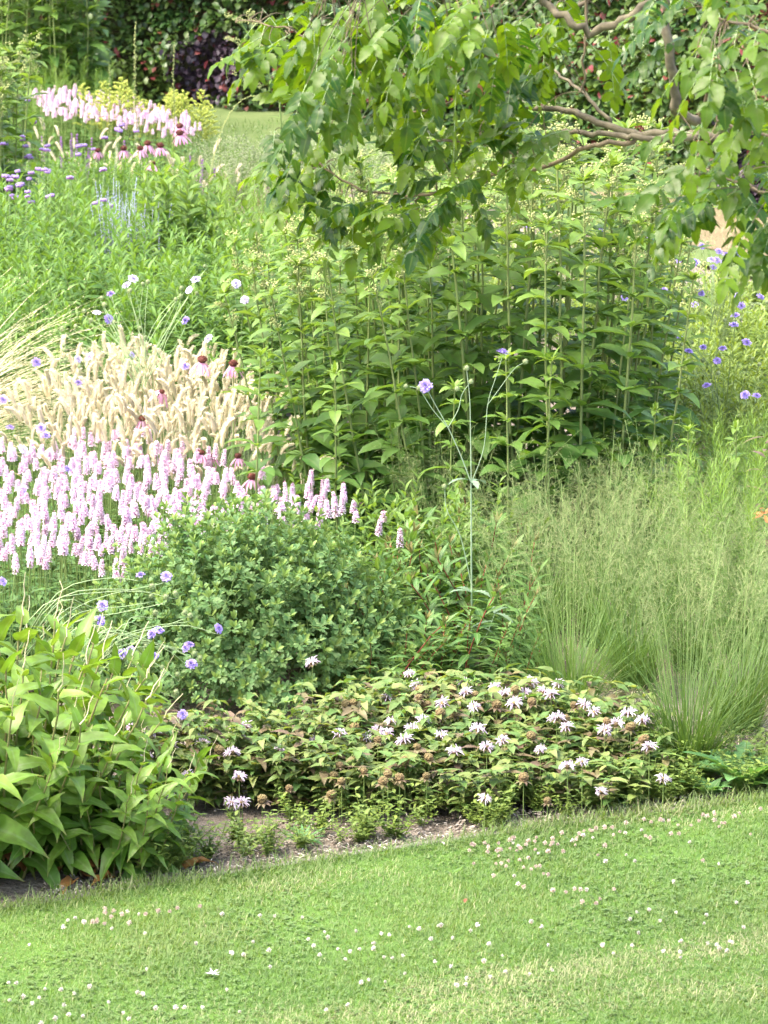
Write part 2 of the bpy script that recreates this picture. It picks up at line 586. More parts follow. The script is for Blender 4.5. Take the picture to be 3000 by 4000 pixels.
# far lawn and dry strip by the hedge
far = [at_height(*p)[:2] for p in [(600, 640), (1150, 700), (1900, 800), (2500, 980), (3500, 1230), (3500, 700), (2300, 560), (700, 400)]]
sheet('far_lawn', [(x, y, .012) for x, y in far], [tuple(range(len(far)))], M_farturf)
dry = [at_height(*p)[:2] for p in [(2300, 760), (3500, 800), (3500, 1130), (2500, 930)]]
sheet('dry_grass_path', [(x, y, .018) for x, y in dry], [tuple(range(4))], M_dryturf)


def vnoise(x, y, f, seed):
    r = np.random.default_rng(seed)
    z = 0
    for i in range(7):
        a = r.random() * 6.28
        k = f * (0.6 + r.random())
        z = z + np.sin((x * math.cos(a) + y * math.sin(a)) * k + r.random() * 6.28)
    return z / 3.2


def segdist(x, y, a, b):
    a, b = np.asarray(a), np.asarray(b)
    d = b - a
    t = np.clip(((x - a[0]) * d[0] + (y - a[1]) * d[1]) / (d @ d), 0, 1)
    return np.hypot(x - a[0] - t * d[0], y - a[1] - t * d[1])


def dryness(x, y):
    q = lambda *p: at_height(*p)[:2]
    d = np.exp(-(segdist(x, y, q(1700, 3880), q(3300, 3640)) / .10) ** 2) * 1.2
    d += np.exp(-(segdist(x, y, q(600, 4010), q(2000, 3960)) / .12) ** 2) * .7
    d += np.exp(-(segdist(x, y, q(1950, 3920), q(3200, 3850)) / .16) ** 2) * .45
    d += np.exp(-(segdist(x, y, q(1000, 3470), q(1500, 3420)) / .10) ** 2) * .35
    d += np.exp(-(segdist(x, y, q(2100, 3260), q(3000, 3170)) / .10) ** 2) * .35
    return d


def grass():
    B = MB()
    N = 300000
    y = RNG.uniform(11.9, 15.3, N)
    x = RNG.uniform(-1.75, 1.75, N)
    wild = (x < (760 - 1500) / FPX * 14.3) | (x > (1900 - 1500) / FPX * 15)
    k = (y < edge_y(x) + .012 + np.where(wild, .05, 0) * RNG.random(N)) & (np.abs(x) < y * .094 + .12)
    x, y = x[k], y[k]
    N = len(x)
    near = np.clip(1 - (edge_y(x) - y) / .12, 0, 1)
    lump = vnoise(x, y, 9, 3)
    L = RNG.uniform(.012, .028, N) * (1 + .25 * lump) + near * RNG.uniform(0, .05, N)
    az = RNG.uniform(0, 6.28, N)
    el = RNG.uniform(.55, 1.5, N)
    d, nn = dn(az, el)
    v = np.clip(.5 + .35 * vnoise(x, y, 5, 5) + .25 * vnoise(x, y, 22, 6) + RNG.normal(0, .22, N), 0, 1)
    dr = dryness(x, y) + .12 * vnoise(x, y, 14, 8)
    isd = RNG.random(N) < np.clip(dr * .8, .03, .75)
    o = np.stack([x, y, np.full(N, .006)], 1)
    for msk, mi in ((~isd, 0), (isd, 1)):
        blades(B, o[msk], d[msk], nn[msk], L[msk], RNG.uniform(.0016, .0030, msk.sum()), RNG.uniform(.2, 1.3, msk.sum()), v[msk], mi, seg=3)
    # clover and daisy leaves low in the sward
    N = 16000
    y = RNG.uniform(11.9, 15.3, N)
    x = RNG.uniform(-1.75, 1.75, N)
    k = (y < edge_y(x) - .02) & (np.abs(x) < y * .094 + .12) & (vnoise(x, y, 6, 13) + RNG.normal(0, .4, N) > .1)
    x, y = x[k], y[k]
    N = len(x)
    c = np.stack([x, y, RNG.uniform(.010, .022, N)], 1)
    for j in range(3):
        d, nn = dn(RNG.uniform(0, 6.28, N) + j * 2.1, RNG.uniform(-.3, .5, N))
        leaves(B, c, d, nn, RNG.uniform(.007, .012, N), RNG.uniform(.007, .011, N), ROUND, .4, .1, RNG.uniform(0, .5, N))
    return B.build('lawn_grass', [M_lawn, M_lawndry])


tag(link('lawn_grass', grass()), 'short mown grass of the front lawn with dry straw-coloured streaks', 'grass', kind='stuff')


def far_grass():
    B = MB()
    N = 30000
    y = RNG.uniform(21, 31, N)
    x = RNG.uniform(-1.9, 3.2, N)
    g = [tuple(p) for p in far]
    k = np.array([inpoly(a, b, g) for a, b in zip(x, y)]) & (x < y * .09)
    x, y = x[k], y[k]
    N = len(x)
    d, nn = dn(RNG.uniform(0, 6.28, N), RNG.uniform(.6, 1.5, N))
    gd = [tuple(p) for p in dry]
    isd = np.array([inpoly(a, b, gd) for a, b in zip(x, y)])
    o = np.stack([x, y, np.full(N, .01)], 1)
    for m_, mi in ((~isd, 0), (isd, 1)):
        blades(B, o[m_], d[m_], nn[m_], RNG.uniform(.03, .07, m_.sum()), .004, RNG.uniform(.3, 1.2, m_.sum()), None, mi, seg=2)
    return B.build('far_grass', [M_gblade, M_lawndry])


tag(link('far_grass', far_grass()), 'pale mown grass between the flower beds and the hedge', 'grass', kind='stuff')

# soil litter and tiny weeds scattered on the bare bed edge
def litter():
    B = MB()
    N = 2600
    x = RNG.uniform(-1.0, 1.7, N)
    y = edge_y(x) + .05 + RNG.gamma(1.3, .13, N)
    c = np.stack([x, y, RNG.uniform(.0, .008, N)], 1)
    balls(B, c, RNG.uniform(.002, .007, N), None, 0, .7)
    d, nn = dn(RNG.uniform(0, 6.28, N // 3), RNG.uniform(-.2, .2, N // 3))
    blades(B, c[:N // 3] + [0, 0, .006], d, nn, RNG.uniform(.01, .035, N // 3), .0025, .2, None, 1, seg=2)
    return B.build('soil_litter', [M_soil, M_chip])


tag(link('soil_litter', litter()), 'crumbs of soil and dry bits on the bare bed edge', 'soil litter', kind='stuff')

# ------------------------------------------------------------------ hedge
HP = [at_height(*p)[:2] for p in [(-1500, 380), (0, 400), (700, 425), (1100, 445), (1700, 560), (2300, 700), (2900, 850), (3400, 960), (4300, 1150)]]
HP = np.array(HP)


def hedge(kind):
    B = MB()
    seg = np.linalg.norm(np.diff(HP, axis=0), axis=1)
    cum = np.concatenate([[0], np.cumsum(seg)])
    N = 52000
    s = RNG.uniform(0, cum[-1], N)
    x, y = np.interp(s, cum, HP[:, 0]), np.interp(s, cum, HP[:, 1])
    z = RNG.uniform(.02, 1.5, N)
    lump = .10 * vnoise(x * 1.0, z * 1.0, 6, 21) + .07 * vnoise(x, z, 14, 22)
    dep = RNG.gamma(1.6, .05, N) - lump + .05
    out = np.array([-.18, -.98])
    P = np.stack([x - out[0] * dep, y - out[1] * dep, z], 1)
    pc = lambda q: at_height(q, 430)[0]
    pur = np.exp(-((x - at_height(790, 430)[0]) / .26) ** 2 - ((z - .28) / .26) ** 2) + np.exp(-((x - at_height(3020, 860)[0]) / .26) ** 2 - ((z - .3) / .4) ** 2) * .9
    isp = pur + RNG.normal(0, .10, N) + .12 * vnoise(x, z, 9, 4) > .45
    sel = isp if kind == 'purple' else ~isp
    m = int(sel.sum())
    az = RNG.normal(-1.6, .9, m)
    d, nn = dn(az, RNG.uniform(-1.1, .5, m))
    nn = nn + RNG.normal(0, .35, (m, 3))
    v = np.clip(.5 + .3 * vnoise(x[sel], z[sel], 7, 9) + RNG.normal(0, .3, m), 0, 1)
    red = RNG.random(m) < .06 + .12 * (vnoise(x[sel], z[sel], 5, 31) > .6)
    if kind == 'purple':
        red = RNG.random(m) < .06
    for k, mi in ((~red, 0), (red, 1)):
        leaves(B, P[sel][k], d[k], nn[k], RNG.uniform(.04, .065, k.sum()), RNG.uniform(.028, .042, k.sum()), ELLIP, .5, .2, v[k], mi)
    return B.build('hedge_foliage', [M_purple if kind == 'purple' else M_hedge, M_hedge_red])


h = thing('hedge', 'tall dark green leafy hedge with reddish new leaves closing the garden', 'hedge', (0, 0, 0))
part('foliage', hedge('green'), h)
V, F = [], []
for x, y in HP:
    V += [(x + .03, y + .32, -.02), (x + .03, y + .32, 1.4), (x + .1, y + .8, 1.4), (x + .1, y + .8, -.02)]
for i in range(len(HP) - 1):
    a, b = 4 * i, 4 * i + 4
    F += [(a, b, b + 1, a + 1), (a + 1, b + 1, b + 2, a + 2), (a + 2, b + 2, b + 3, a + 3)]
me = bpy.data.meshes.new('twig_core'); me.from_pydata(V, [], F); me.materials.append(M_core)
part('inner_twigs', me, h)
tag(link('purple_shrub', hedge('purple')), 'dark purple leaved beech growing within the green hedge', 'shrub')


# ------------------------------------------------------------------ plant builders
def mk_tall(h, bud=True, nodes=9, leafL=.215):
    SB, LB, BB = MB(), MB(), MB()
    P = stemline(h, U(-.02, .02), U(0, 6), U(-.03, .05), 9, .004)
    tubes(SB, P, np.linspace(.0068, .0038, 9)[None], mi=0, sides=6)
    # spacing shrinks towards the top
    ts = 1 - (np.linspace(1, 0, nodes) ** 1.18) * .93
    base = U(0, 3.14)
    for i, t in enumerate(ts):
        f = i / (nodes - 1)
        o = on(P, t)
        az0 = base + i * math.pi / 2 + U(-.25, .25)
        sz = leafL * (1.0 - .48 * f ** 1.6) * U(.9, 1.1)
        az = np.array([az0, az0 + math.pi]) + RNG.normal(0, .12, 2)
        el = np.array([U(-.05, .55), U(-.05, .55)]) + .25 * f
        d, nn = dn(az, el)
        nn = nn + RNG.normal(0, .18, (2, 3))
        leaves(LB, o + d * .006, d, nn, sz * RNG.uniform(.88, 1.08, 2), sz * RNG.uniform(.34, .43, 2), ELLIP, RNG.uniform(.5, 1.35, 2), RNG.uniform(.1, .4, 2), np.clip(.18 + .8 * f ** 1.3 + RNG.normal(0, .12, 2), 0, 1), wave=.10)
        k = int(RNG.integers(4, 8))
        az = az0 + math.pi / 2 + RNG.choice([0, math.pi], k) + RNG.normal(0, .5, k)
        d, nn = dn(az, RNG.uniform(.1, .9, k))
        s2 = sz * RNG.uniform(.32, .68, k)
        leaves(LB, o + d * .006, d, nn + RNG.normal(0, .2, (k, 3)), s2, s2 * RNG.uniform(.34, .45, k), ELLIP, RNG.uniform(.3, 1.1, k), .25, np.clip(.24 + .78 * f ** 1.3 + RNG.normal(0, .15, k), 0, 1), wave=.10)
    top = P[-1]
    k = 9
    az = RNG.uniform(0, 6.28, k)
    d, nn = dn(az, RNG.uniform(.3, 1.2, k))
    leaves(LB, top + d * .004, d, nn, RNG.uniform(.05, .09, k), RNG.uniform(.014, .024, k), LANCE, RNG.uniform(.2, .9, k), .25, RNG.uniform(.8, 1, k))
    if bud:
        for lvl in range(3):
            o = on(P, 1 - lvl * .055)
            k = int(RNG.integers(3, 6))
            for a in RNG.uniform(0, 6.28, k):
                L = U(.035, .085)
                el = U(.5, 1.15)
                d, nn = dn(np.array([a]), np.array([el]))
                e = o + d * L
                tubes(BB, np.concatenate([o, o + d * L * .5 + [0, 0, .004], e])[None], np.array([[.0016, .0013, .001]]))
                q = 9
                balls(BB, e + RNG.normal(0, .0075, (q, 3)), RNG.uniform(.0028, .005, q))
    else:
        q = 7
        balls(BB, top + RNG.normal(0, .006, (q, 3)), RNG.uniform(.002, .004, q))
    return SB.build('tall_stem', M_tstem), LB.build('tall_leaves', M_tall), BB.build('tall_buds', M_bud)


TALL = [mk_tall(U(1.36, 1.52), True, 12) for _ in range(7)] + [mk_tall(1.12, False, 10, .19) for _ in range(2)]


def tall(x, y, tx, ty, sc, var, label, group):
    o = thing('tall_leafy_perennial', label, 'plant', (x, y, 0), 0, group)
    o.rotation_euler = (Matrix.Rotation(ty, 3, 'X') @ Matrix.Rotation(tx, 3, 'Y') @ Matrix.Rotation(U(0, 6.28), 3, 'Z')).to_euler()
    o.scale = (sc,) * 3
    s, l, b = TALL[var]
    part('stem', s, o); part('foliage', l, o); part('bud_cluster', b, o)


LT = 'tall upright leafy stem with paired broad leaves and pale buds in the big central clump'
front = [(1275, 1075), (1480, 1230), (1690, 1400), (1705, 1530), (1895, 1750), (2140, 2110), (2395, 2490), (2250, 2290), (2560, 2700), (1120, 860), (1570, 1500), (2020, 1960)]
spots = []
for (pb, pt) in front:
    Y = U(17.75, 18.15)
    x0, x1 = xpx(pb, Y), xpx(pt, Y)
    spots.append((x0, Y, x1 - x0))
poly = [(xpx(1130, 18.2), 18.15), (xpx(2480, 18.2), 18.15), (xpx(2600, 20), 20.3), (xpx(1080, 20), 20.3)]
tries = 0
while len(spots) < 108 and tries < 14000:
    tries += 1
    x, y = U(-.7, 1.4), U(18.0, 20.5)
    if inpoly(x, y, poly) and all((x - a) ** 2 + (y - b) ** 2 > .012 for a, b, _ in spots):
        c = xpx(1850, y)
        spots.append((x, y, (x - c) * .22 + U(-.06, .06)))
for i, (x, y, dx) in enumerate(spots):
    sc = U(.95, 1.08) if y < 19 else U(.9, 1.02)
    ptop = 1500 + (x + dx) / y * FPX / 1.03
    sc *= float(np.interp(ptop, [850, 1100, 1300, 1550, 1900, 2300, 2500, 2700], [.70, .77, .86, .90, 1.0, 1.03, .94, .84]))
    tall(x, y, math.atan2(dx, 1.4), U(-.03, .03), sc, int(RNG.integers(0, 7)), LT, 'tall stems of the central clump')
for i, px in enumerate([1735, 1980, 2880, 2700, 2110, 1010, 1330]):
    Y = 17.55 + U(-.1, .15)
    tall(xpx(px, Y), Y, U(-.06, .06), 0, U(.72, .85) if px < 2500 else .6, 7 + i % 2, 'short leafy side stem at the front edge of the tall central clump', 'short stems before the tall clump')
# filler low leafy stems inside the clump
for i in range(52):
    Y = U(17.7, 20.2)
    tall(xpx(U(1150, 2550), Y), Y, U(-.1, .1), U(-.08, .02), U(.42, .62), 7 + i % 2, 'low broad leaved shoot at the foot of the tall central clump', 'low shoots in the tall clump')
for i in range(64):
    Y = U(29.3, 30.9)
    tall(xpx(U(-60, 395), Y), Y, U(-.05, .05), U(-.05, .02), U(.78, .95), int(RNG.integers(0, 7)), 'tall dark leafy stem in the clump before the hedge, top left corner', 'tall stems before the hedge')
for i in range(24):
    Y = U(23.4, 25.2)
    tall(xpx(U(-160, 95), Y), Y, U(-.05, .08), U(-.05, .02), U(.72, .92), int(RNG.integers(0, 7)), 'tall pale green leafy stem standing at the left border above the purple verbena', 'tall stems at the left border')


def mk_shoot(h, n, L, Wd, prof, leafm, stemm, e0=.1, e1=1.1, t0=.25, sr=.0022, tipv=True, droop=(.2, .8), branch=0):
    B = MB()
    lines = [stemline(h, U(-.08, .08), U(0, 6), U(-.08, .08), 7, .004)]
    for _ in range(branch):
        t = U(.35, .75)
        o = on(lines[0], t)[0]
        az = U(0, 6.28)
        q = h * (1 - t) * U(.6, 1.0)
        lines.append(bez(o, o + np.append(.35 * q * np.array([math.cos(az), math.sin(az)]), q * .4), o + np.append(.55 * q * np.array([math.cos(az), math.sin(az)]), q), 6))
    for j, P in enumerate(lines):
        tubes(B, P, np.linspace(sr, sr * .5, len(P))[None], mi=1)
        m = n if j == 0 else int(n * .45)
        t = np.linspace(t0 if j == 0 else .1, 1, m) ** .9
        o = on(P, t)
        az = np.arange(m) * 2.4 + U(0, 6) + RNG.normal(0, .3, m)
        el = e0 + (e1 - e0) * t ** 2 + RNG.normal(0, .18, m)
        d, nn = dn(az, el)
        nn = nn + RNG.normal(0, .15, (m, 3))
        sz = L * (1 - .35 * t ** 2) * RNG.uniform(.8, 1.15, m)
        v = np.clip((t ** 2 * .8 + RNG.normal(.1, .15, m)), 0, 1) if tipv else RNG.random(m)
        leaves(B, o, d, nn, sz, Wd * sz / L, prof, RNG.uniform(droop[0], droop[1], m), .3, v)
    return B.build('shoot', [leafm, stemm])


def clump(name, label, cat, x, y, rx, ry, h, meshes, mh, n, group=None, tmax=.4, fall=.3, pname='shoot', jit=.08, tilt0=(0, 0)):
    o = thing(name, label, cat, (x, y, 0), 0, group)
    for i in range(n):
        r, a = math.sqrt((i + .5) / n), i * 2.39996 + U(-.3, .3)
        s = h * (1 - fall * r * r) * U(1 - jit, 1 + jit) / mh
        part(pname, pick(meshes), o, (rx * r * .82 * math.cos(a), ry * r * .82 * math.sin(a), 0), tilt(a, tmax * r * U(.6, 1.2) + U(-.05, .05), U(0, 6.28)), s)
    return o


# ------------------------------------------------------------------ willow-leaved green mounds
WILLOW = [mk_shoot(.8, 46, .085, .019, LANCE, M_mound, M_mstem, .0, 1.05, .3, .0024, branch=2) for _ in range(5)]
LW = 'bright green mound of narrow pointed leaves behind the tan grass plumes'
for (x, y) in scatter([(-250, 1230), (-200, 900), (120, 800), (380, 880), (680, 905), (850, 960), (1010, 1010), (1080, 1180), (960, 1270), (500, 1290), (150, 1260)], .62, 24, .24):
    clump('willow_leaved_perennial', LW, 'plant', x, y, .25, .25, U(.70, .88), WILLOW, .8, 20, 'bright green leafy mounds', .55, .34)
for i, (px, py) in enumerate([(330, 700), (480, 650), (560, 600), (430, 600), (270, 615), (620, 640), (300, 760), (420, 800), (560, 690), (650, 780), (520, 760), (230, 800), (380, 640), (600, 860)]):
    x, y, _ = at_height(px, py, .55)
    clump('willow_leaved_perennial', 'pale green leafy clump between the coneflowers and the far pink flowers', 'plant', x, y, .26, .26, .56, WILLOW, .8, 15, 'leafy clumps among the coneflowers', .35, .2)
BROAD = [mk_shoot(.75, 32, .10, .030, LANCE, M_tall, M_mstem, -.1, 1.0, .12, .003) for _ in range(3)]
for px, py in [(655, 670), (735, 700)]:
    x, y, _ = at_depth(px, py, 22.3)
    clump('dark_leafy_plant', 'upright darker green leafy plant %s the silver sage' % ('right beside' if px < 700 else 'between the feathery bush and'), 'plant', x, y, .13, .13, .93, BROAD, .75, 14, None, .2, .1)

# ------------------------------------------------------------------ feathery bushes
FEATH = [mk_shoot(.7, 120, .095, .0040, SMALL, M_feather, M_mstem, .3, 1.2, .2, .002) for _ in range(4)]
for (x, y) in scatter([(800, 800), (900, 720), (1150, 690), (1420, 720), (1400, 900), (1050, 930), (860, 900)], .70, 11, .25):
    clump('feathery_bush', 'soft feathery light green bush of needle leaves behind the tall clump', 'bush', x, y, .28, .28, .76, FEATH, .7, 26, 'feathery bushes in the middle', .65, .3)
for px, py in [(170, 260), (250, 225), (330, 270), (270, 300), (130, 300), (390, 320), (210, 330)]:
    x, y, z = at_depth(px, py, U(29.0, 29.5))
    clump('feathery_bush', 'soft feathery pale bush of needle leaves before the dark hedge clump', 'bush', x, y, .26, .26, z, FEATH, .7, 26, 'feathery bushes before the hedge', .5, .3)
for px, py in [(2790, 1690), (2920, 1650), (3040, 1730), (2870, 1830), (2990, 1900)]:
    x, y, _ = at_height(px, py, .62)
    clump('feathery_bush', 'bright green fine leaved plant at the right border above the hair grass', 'bush', x, y, .22, .22, .66, FEATH, .7, 22, 'fine leaved plants at the right border', .4, .2)

# ------------------------------------------------------------------ white calamint haze
def mk_haze():
    B = MB()
    for _ in range(26):
        P = stemline(.36 * U(.8, 1.1), U(0, .5), U(0, 6.28), .1, 5, .006)
        P[:, :2] += RNG.normal(0, .05, 2)
        tubes(B, P, np.linspace(.0015, .0008, 5)[None], mi=1)
        t = RNG.uniform(.35, 1, 26)
        d, nn = dn(RNG.uniform(0, 6.28, 26), RNG.uniform(0, 1, 26))
        leaves(B, on(P, t), d, nn, .012, .007, SMALL, .3, .1, None, 1)
        t = RNG.uniform(.45, 1.02, 34)
        balls(B, on(P, t) + RNG.normal(0, .012, (34, 3)), RNG.uniform(.0025, .0045, 34))
    return B.build('calamint', [M_haze, M_feather])


HAZE = [mk_haze(), mk_haze()]
for (x, y) in scatter([(830, 610), (950, 560), (1250, 580), (1500, 640), (1480, 700), (1100, 680), (880, 680)], .3, 18, .22):
    thing('white_flowering_calamint', 'low airy mound of tiny white flowers beside the far lawn', 'plant', (x, y, 0), U(0, 6), 'white flowered mounds by the far lawn', pick(HAZE))

# ------------------------------------------------------------------ goldenrod
def mk_plume(kind='gold'):
    B = MB()
    h = .62
    P = stemline(h, U(-.05, .05), U(0, 6), .05, 7)
    tubes(B, P, np.linspace(.003, .0012, 7)[None], mi=1)
    n = 26
    t = np.linspace(.15, .7, n)
    d, nn = dn(np.arange(n) * 2.4, RNG.uniform(.1, .7, n))
    leaves(B, on(P, t), d, nn, .07 * (1 - .4 * t), .011, LANCE, .6, .2, None, 2)
    n = 26
    for i in range(n):
        t = .5 + .5 * i / n
        o = on(P, t)[0]
        L = .15 * (1 - (t - .5) / .5) ** .8 + .02
        az = i * 2.4
        d = pe(az, .75)
        C = bez(o, o + d * L * .6, o + d * L + np.array([0, 0, -.25 * L]), 6)
        tubes(B, C, .0007, mi=1)
        m = int(6 + L * 170)
        tt = RNG.uniform(.12, 1, m)
        q = on(C, tt) + RNG.normal(0, .003, (m, 3)) + [0, 0, .003]
        balls(B, q, RNG.uniform(.003, .0055, m), mi=0)
    return B.build('goldenrod', [M_gold if kind == 'gold' else M_bud, M_mstem, M_feather])


PLUME = [mk_plume() for _ in range(3)]
for px, py, w in [(430, 325, 'leftmost of the row'), (465, 300, 'tallest of the left pair'), (520, 345, 'between the two thin spires'), (605, 345, 'just right of the first spire'), (650, 350, 'at the foot of the second spire'), (715, 315, 'tallest of the right pair'), (752, 372, 'rightmost of the row')]:
    x, y, z = at_depth(px, py, 28.3 + U(-.2, .2))
    o = thing('goldenrod', 'yellow feathery goldenrod plant before the hedge, ' + w, 'plant', (x, y, 0), U(0, 6), 'yellow goldenrods before the hedge')
    for k in range(4):
        a = k * 1.7 + U(0, 1)
        part('plume', pick(PLUME), o, (.06 * math.cos(a), .06 * math.sin(a), 0), tilt(a, U(.02, .16), U(0, 6)), z / .62 * U(.82, 1.0))
gb = at_depth(1120, 480, 21.9) * np.array([1, 1, 0])
o = thing('goldenrod_in_bud', 'large branching yellow-green goldenrod in bud between the far lawn and the tree leaves', 'plant', gb)
B = MB()
gq = lambda px, py: at_depth(px, py, 21.9 + U(-.06, .06)) - gb
main = spline([np.zeros(3), gq(1095, 430) * [1, 1, .6], gq(1095, 430), gq(1050, 290), gq(1000, 180), gq(955, 110), gq(925, 60)], 24)
tubes(B, main, np.linspace(.005, .0018, 24)[None], sides=5)
for (a_, b_, c__) in [((1060, 310), (960, 260), (860, 238)), ((1085, 400), (1000, 330), (915, 285)), ((1020, 220), (950, 165), (870, 150)), ((970, 130), (930, 80), (880, 62)), ((1090, 420), (1120, 320), (1150, 260)), ((1030, 240), (1035, 170), (1030, 100)), ((1075, 360), (1150, 330), (1210, 300)), ((980, 150), (985, 90), (975, 40))]:
    C = bez(gq(*a_), gq(*b_), gq(*c__), 12)
    tubes(B, C, np.linspace(.0022, .0009, 12)[None], mi=1)
    n = 16
    for i in range(n):
        t = .35 + .65 * i / n
        p0 = on(C, t)[0]
        d = pe(U(0, 6.28), U(.1, .9))
        L = .05 * (1.15 - t) + .008
        tubes(B, np.stack([p0, p0 + d * L]), .0006, mi=1)
        k = 7
        balls(B, p0 + d * L * RNG.uniform(.2, 1, (k, 1)) + RNG.normal(0, .003, (k, 3)), RNG.uniform(.0018, .0032, k), mi=2)
n = 30
t = np.linspace(.1, .8, n)
d, nn = dn(np.arange(n) * 2.4, RNG.uniform(.1, .6, n))
leaves(B, on(main, t), d, nn, .07, .011, LANCE, .6, .2, None, 3)
me = B.build('goldenrod_buds', [M_mstem, M_mstem, M_bud, M_feather])
part('flowering_branches', me, o)

# thin yellow-green spires
def mk_spire(h, dens):
    B = MB()
    P = stemline(h, .05, U(0, 6), -.03, 12, .003)
    tubes(B, P, np.linspace(.003, .0012, 12)[None], mi=1)
    n = int(dens * h)
    t = RNG.uniform(.35, 1, n)
    d, nn = dn(RNG.uniform(0, 6.28, n), RNG.uniform(.2, 1, n))
    o = on(P, t)
    e = o + d * (RNG.uniform(.008, .028, n) * (1.15 - t))[:, None]
    tubes(B, np.stack([o, e], 1), .0006, mi=1)
    balls(B, e, RNG.uniform(.0018, .0032, n))
    return B.build('spire', [M_bud, M_mstem])


for px, py, Y, w, dens in [(545, 85, 27.2, 'taller one, left of the two', 260), (668, 160, 27.0, 'right of the two, leaning', 160), (175, 300, 25.5, 'beside the far pink flowers', 150), (435, 255, 27.6, 'short one behind the goldenrods', 120), (855, 450, 24.5, 'slender one on the far lawn edge', 90)]:
    x, y, z = at_depth(px, py, Y)
    thing('flower_spire', 'thin yellow-green flower spire, ' + w, 'plant', (x, y, 0), 0, 'thin spires', mk_spire(z, dens))
a = at_depth(775, 545, 24.0); b = at_depth(1010, 375, 24.0)
B = MB(); C = bez(a * [1, 1, 0], (a + b) / 2 + [-.12, 0, .14], b, 14); tubes(B, C, np.linspace(.003, .0012, 14)[None]); q = on(C, np.linspace(.4, 1, 40)); balls(B, q + RNG.normal(0, .003, q.shape), .0028)
thing('arching_perennial', 'single long arching yellow-green stem over the far lawn', 'plant', (0, 0, 0), 0, None, B.build('arching_stem', M_bud))


# ------------------------------------------------------------------ betony
def mk_spike(h=.085):
    B = MB()
    tubes(B, np.array([[0, 0, -.01], [0, 0, h]])[None], np.array([[.0022, .0012]]), mi=1)
    n = 10
    for i in range(n):
        f = i / (n - 1)
        z = h * f
        r = .0155 * (1 - .62 * f ** 1.5)
        k = 8
        az = np.arange(k) * 6.28 / k + i * .4 + RNG.normal(0, .1, k)
        d, nn = dn(az, RNG.uniform(.15, .6, k))
        o = np.array([0, 0, z]) + d * .003
        leaves(B, o, d, nn, r * .55, .0042, SMALL, -.2, .3, None, 1)
        if f < .93:
            leaves(B, o + d * r * .35, d, nn, r * .75 * RNG.uniform(.8, 1.2, k), RNG.uniform(.006, .0085, k), PETAL, RNG.uniform(-.8, -.2, k), .2, None, 0)
            leaves(B, o + d * r * .4, d, nn, r * .8 * RNG.uniform(.8, 1.2, k), RNG.uniform(.007, .0105, k), PETAL, RNG.uniform(.8, 1.6, k), .2, None, 0)
    return B.build('flower_spike', [M_pink, M_calyx])


def mk_bstem(h=.42):
    B = MB()
    P = stemline(h, U(-.05, .05), U(0, 6), U(-.03, .05), 6, .002)
    tubes(B, P, np.linspace(.0022, .0016, 6)[None], mi=1, sides=4)
    for i, t in enumerate((.1, .3, .52, .74)):
        az = U(0, 6) + np.array([0, math.pi])
        d, nn = dn(az, RNG.uniform(.1, .6, 2))
        s = .075 * (1 - .65 * t) * U(.9, 1.2)
        leaves(B, on(P, t), d, nn, s, s * .42, OVATE, RNG.uniform(.3, 1.1, 2), .25, None, 0, wave=.12)
    k = 5
    d, nn = dn(RNG.uniform(0, 6.28, k), RNG.uniform(.5, 1.1, k))
    s = RNG.uniform(.09, .14, k)
    leaves(B, P[0], d, nn, s, s * .3, OVATE, RNG.uniform(.6, 1.4, k), .25, None, 0, wave=.12)
    return B.build('betony_stem', [M_bleaf, M_mstem]), P[-1]


SPIKE = [mk_spike(U(.075, .095)) for _ in range(5)]
BST = [mk_bstem() for _ in range(5)]


def betony(x, y, hh, label, group, s=1.0):
    st, top = pick(BST)
    o = thing('betony_stalk', label, 'flower', (x, y, 0), U(0, 6.28), group, st)
    k = hh / .42
    o.scale = (k, k, k)
    part('flower_spike', pick(SPIKE), o, top, tilt(U(0, 6), abs(RNG.normal(0, .16)), U(0, 6)), (s * .78 * U(.7, 1.15) / k, s * .78 * U(.7, 1.15) / k, s * U(.42, .88) / k))


LB1 = 'pink betony flower spike in the wide dense patch left of the bushy green shrub'
pts = scatter([(-160, 1800), (0, 1760), (300, 1690), (560, 1690), (800, 1745), (930, 1840), (1180, 1880), (1330, 1905), (1420, 1980), (1100, 1995), (900, 2010), (660, 2080), (520, 2170), (300, 2150), (-60, 2200), (-160, 2150)], .47, 500, .037)
pts.sort(key=lambda p: p[1])
for (x, y) in pts[:255]:
    betony(x, y, U(.38, .46), LB1, 'pink betony in the near patch')
for px, py in [(1290, 1885), (1345, 1920), (1455, 2050), (1490, 1995), (1545, 2085), (1390, 1960), (462, 2165), (415, 2210), (40, 2110), (1240, 1900), (470, 2210)]:
    x, y, _ = at_height(px, py, .44)
    betony(x, y, .40, 'stray pink betony spike standing at the edge of the dense pink patch', 'stray betony spikes')
far_b = scatter([(110, 385), (230, 365), (430, 405), (640, 450), (750, 490), (770, 530), (640, 510), (420, 470), (200, 435)], .43, 240, .045)
far_b.sort(key=lambda p: p[1])
for (x, y) in far_b[:24]:
    betony(x, y, U(.38, .46), 'pale pink betony spike at the front of the far band before the yellow goldenrods', 'pale betony in the far band', .78)


